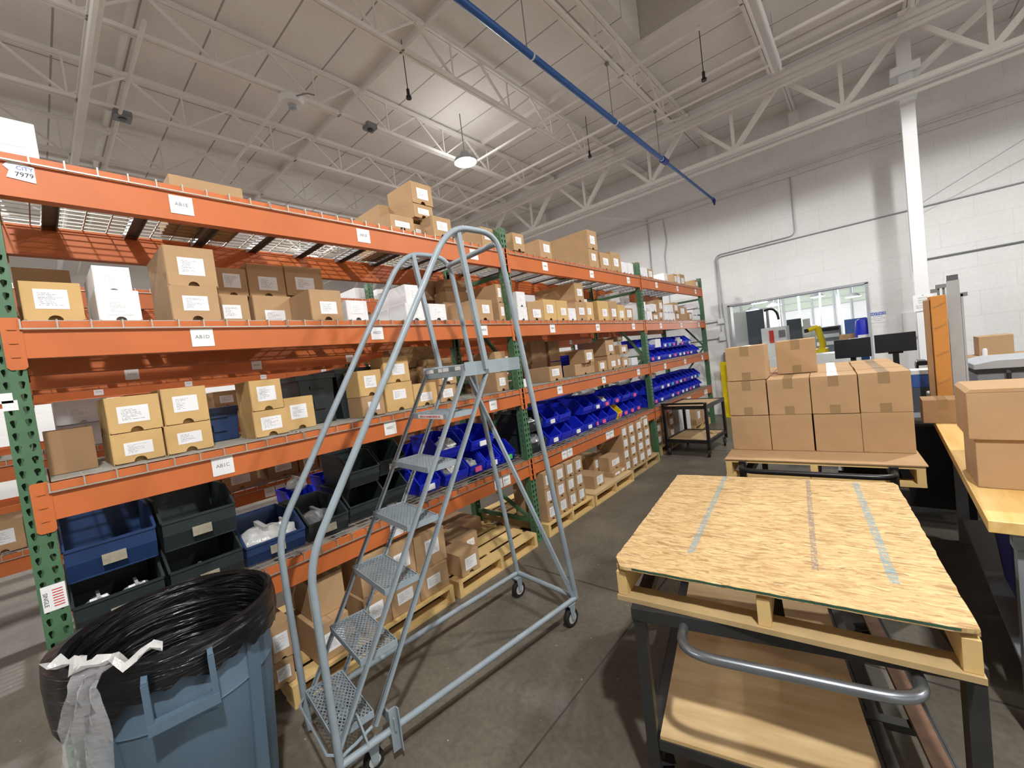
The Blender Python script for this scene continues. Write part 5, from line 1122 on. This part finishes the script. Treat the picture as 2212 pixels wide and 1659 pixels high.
def bx(name, label, x, y, z, w, h, d, mt='kraft', rz=0, grp=None, **kw):
    t = thing(name, label, 'box', (x, y, z), rz-math.pi/2, grp); carton_parts(t, w, h, d, mt, **kw); return t
bx('carton', 'lower of two plain cartons at front of the workbench', 3.135, 2.78, TZ+.001, .46, .225, .32, notch=False, lab=None); UP = bx('carton', 'upper of two plain cartons at front of workbench, lid ajar', 3.12, 2.765, TZ+.2275, .47, .215, .34, notch=False, lab=None)
m = M(); m.prism([(-.236, .216), (.24, .216), (.24, .235), (-.22, .231)], 'x', -.335, 0); m.obj('lid', 'kraft', UP)
bx('carton', 'small taped carton at far end of the workbench', 2.95, 4.36, TZ+.001, .215, .175, .22, 'kraft_dark', notch=False, lab=None, tape=True)
t = thing('tall_carton', 'tall narrow orange-brown carton standing beside grey upright', 'box', (3.01, 4.80, .871), .1); m = M(); m.box(-.045, .045, 0, .10, 0, 1.0); m.obj('body', 'orange_card', t, bevel=.003)
for z in (.3, .53, .75, .92): text('FRAGILE', .022, t, (0, -.001, z), (math.pi/2, -.5, 0), 'kraft_dark')
m = M(); m.box(2.925, 2.958, 4.82, 4.87, .871, 1.845); tag(m.obj('cardboard_strip', 'kraft_dark'), 'thin brown cardboard strip left of the tall orange-brown carton', 'cardboard')
t = thing('steel_upright', 'grey steel upright frame with dark cap behind workbench', 'stand', (3.105, 4.88, 0)); m = M(); m.box(-.038, .035, 0, .05, .871, 1.98); m.box(.037, .05, .0, .06, .871, 1.86); m.obj('post', 'grey_light', t); m = M(); m.box(-.035, .03, -.005, .055, 1.98, 2.02); m.obj('cap', 'machine_grey', t); m = M(); m.box(-.10, -.038, .0, .05, 1.93, 1.96); m.box(-.13, -.09, .0, .05, 1.90, 1.93); m.box(-.09, -.075, .02, .04, 1.80, 1.93); m.box(-.06, -.045, .02, .04, 1.80, 1.93); m.box(.035, .075, 0, .06, 1.84, 1.87); m.obj('bracket', 'grey_mid', t); m = M(); m.box(-.05, .06, -.02, .2, .871, .885); m.obj('foot', 'grey_mid', t)
t = thing('side_table', 'grey table behind the workbench holding the grey tote', 'table', (3.19, 4.95, 0)); m = M(); m.box(0, 1.6, 0, .8, .86, .9); m.obj('top', 'grey_plastic', t)
for u in (.02, 1.52):
    for v in (.02, .72): m = M(); m.box(u, u+.05, v, v+.05, 0, .86); m.obj('leg', 'grey_plastic', t)
t = thing('lidded_tote', 'large grey tote with light grey lid and black handle', 'tote', (3.215, 5.0, .901)); m = M(); m.box(0, .6, 0, .5, 0, .33); m.obj('tub', 'grey_plastic', t, bevel=.01); m = M(); m.box(-.01, .61, -.012, .51, .30, .335); m.obj('band', 'rubber', t); m = M(); m.prism([(-.02, .335), (.62, .335), (.62, .37), (.56, .405), (.1, .405), (-.02, .38)], 'y', -.02, .52); m.obj('lid', 'grey_light', t, bevel=.006); m = M(); m.tube([(.16, -.02, .31), (.16, -.05, .3), (.16, -.05, .13), (.34, -.05, .13), (.34, -.05, .3), (.34, -.02, .31)], .014, 8); m.obj('handle', 'rubber', t)
t = thing('storage_table', 'low table by far wall carrying three brown cartons', 'table', (3.3, 6.4, 0)); m = M(); m.box(0, 1.8, 0, .7, .98, 1.02); m.obj('top', 'grey_plastic', t)
for u in (.02, 1.72):
    for v in (.02, .62): m = M(); m.box(u, u+.06, v, v+.06, 0, .98); m.obj('leg', 'grey_plastic', t)
bx('carton', 'left lower brown carton of three behind the grey tote', 3.47, 6.5, 1.021, .3, .2, .3, notch=False, lab=None, tape=True); bx('carton', 'right lower brown carton of three behind the grey tote', 3.80, 6.5, 1.021, .3, .2, .3, notch=False, lab=None); bx('carton', 'brown carton on top of two behind the grey tote', 3.56, 6.52, 1.222, .24, .2, .28, notch=False, lab=None)
m = M(); m.cyl((3.47, 6.46, 1.222), .02, .07, 12); m.cyl((3.47, 6.46, 1.292), .014, .012, 12); tag(m.obj('white_bottle', 'paper', smooth=True), 'small white bottle before the upper brown carton', 'bottle')
# desk with two monitors seen from behind
t = thing('standing_desk', 'standing desk with dark top behind the stacked cartons', 'desk', (2.12, 6.0, 0)); m = M(); m.box(0, 1.1, 0, .75, 1.02, 1.05); m.obj('top', 'grey_plastic', t)
for u in (.1, .95): m = M(); m.box(u, u+.07, .3, .4, .03, 1.02); m.box(u-.02, u+.09, .05, .7, 0, .03); m.obj('leg', 'black_metal', t)
for x0, x1, z0, z1, lb in ((2.265, 2.585, 1.345, 1.56, 'left black monitor seen from behind, above the cartons'), (2.615, 2.945, 1.37, 1.57, 'right black monitor seen from behind, above the cartons')):
    t = thing('monitor', lb, 'monitor', ((x0+x1)/2, 6.05, 1.051)); w = (x1-x0)/2; m = M(); m.box(-w, w, 0, .035, z0-1.051, z1-1.051); m.obj('back_panel', 'monitor', t, bevel=.004); m = M(); m.box(-.025, .025, .035, .06, 0, .35); m.box(-.1, .1, -.02, .14, 0, .012); m.box(-.06, .06, .03, .05, .3, .4); m.obj('stand', 'black_metal', t)
t = thing('desk_printer', 'black label printer on desk right of monitors', 'printer', (2.99, 6.1, 1.051)); m = M(); m.prism([(-.06, 0), (.06, 0), (.06, .16), (.02, .2), (-.05, .2), (-.06, .16)], 'y', 0, .2); m.obj('case', 'monitor', t, bevel=.01); m = M(); m.box(-.04, .04, -.004, .02, .09, .15); m.obj('paper', 'paper', t)
m = M(); m.box(2.99, 3.12, 6.35, 6.5, 1.051, 1.2); tag(m.obj('blue_bin_box', 'blue_bin', bevel=.006), 'small blue box on desk behind black printer', 'box')
m = M(); m.box(2.56, 2.80, 5.72, 5.86, 1.42, 1.46) if 0 else m.box(2.44, 2.66, 4.9, 5.05, 1.255, 1.30); 
t = thing('parts_table', 'dark table behind the plain cartons, right of stack', 'table', (2.3, 4.72, 0)); q = M(); q.box(0, .86, 0, .78, .84, .87); q.obj('top', 'grey_mid', t); q = M(); q.box(.07, .78, .1, .7, .1, .8); q.obj('cabinet', 'black_metal', t)  # black block added to stand in for the dark under the table
for u in (.02, .78):
    for v in (.02, .68): q = M(); q.box(u, u+.05, v, v+.05, 0, .84); q.obj('leg', 'black_metal', t)
t = thing('flat_box', 'flat white printed box lying on shelf riser behind cartons', 'box', (2.55, 4.98, 1.272)); q = M(); q.box(-.13, .13, -.07, .07, 0, .055); q.obj('body', 'white_card', t); q = M(); q.box(-.10, -.02, -.0712, -.07, .01, .03); q.box(.02, .10, -.0712, -.07, .012, .035); q.obj('print', 'pink', t)
t = thing('shelf_riser', 'black wire riser on the dark table behind cartons', 'shelf', (2.55, 4.98, .871)); q = M(); q.box(-.2, .2, -.12, .12, .385, .40); q.box(-.2, -.18, -.12, .12, 0, .385); q.box(.18, .2, -.12, .12, 0, .385); q.obj('frame', 'black_metal', t)
t = thing('blue_cooler', 'blue box with white lid right of the plain cartons', 'cooler', (2.915, 5.12, .871)); q = M(); q.box(-.075, .075, 0, .2, .22, .34); q.obj('tub', 'container_blue', t, bevel=.006); q = M(); q.box(-.08, .08, -.005, .205, .34, .375); q.obj('lid', 'machine_white', t); q = M(); q.box(-.08, .08, 0, .2, 0, .22); q.obj('base', 'machine_grey', t)
t = thing('white_case', 'white case with dark blue front below the blue cooler', 'case', (2.985, 4.93, .871)); q = M(); q.box(-.07, .07, 0, .12, 0, .20); q.obj('body', 'machine_white', t, bevel=.012); q = M(); q.box(-.045, .045, -.003, 0, .03, .15); q.obj('panel', 'navy_bin', t)
bx('carton', 'brown carton with white label beside the desk', 3.04, 5.75, .94, .16, .2, .2, lab=(.5, .5, .5, .5))
t = thing('stool', 'low black stand holding the labelled carton by desk', 'stand', (3.04, 5.85, 0)); q = M(); q.box(-.11, .11, -.13, .13, .92, .938); q.box(-.02, .02, -.02, .02, 0, .92); q.box(-.12, .12, -.12, .12, 0, .02); q.obj('frame', 'black_metal', t)
# black utility cart at the end of the aisle
KA = math.radians(-2.5); t = thing('utility_cart', 'black two-shelf utility cart at far end of the aisle', 'cart', (.04, 6.48, 0), KA); w, d = .64, .82
for u in (0, w):
    for v in (0, d): m = M(); m.box(u-.02, u+.02, v-.02, v+.02, .13, .83 if v == 0 else .79); m.obj('leg', 'black_metal', t)
for z, nm in ((.765, 'upper_frame'), (.24, 'lower_frame')):
    m = M(); m.box(0, w, -.02, .02, z-.03, z+.02); m.box(0, w, d-.02, d+.02, z-.03, z+.02); m.box(-.02, .02, 0, d, z-.03, z+.02); m.box(w-.02, w+.02, 0, d, z-.03, z+.02); m.obj(nm, 'black_metal', t)
    m = M(); m.box(.02, w-.02, .02, d-.02, z-.005, z+.012); m.obj('shelf_panel', 'ply', t)
m = M(); m.tube([(0, -.01, .82), (0, -.07, .83), (w, -.07, .83), (w, -.01, .82)], .016, 10); m.obj('handle', 'black_metal', t)
for u in (.02, w-.02):
    for v in (.03, d-.03): caster(t, u, v, .14, .065, .3, hub='steel_dark')
q = M(); q.tube([(0, 0, 0), (.05, .03, .01), (.1, 0, 0), (.14, .05, .01), (.2, .02, 0), (.12, -.03, .008), (.06, -.01, .01)], .012, 6); o = tag(q.obj('strap', 'pine_old', loc=(.48, 7.0, .262)), 'loose strap lying on lower shelf of the utility cart', 'strap')
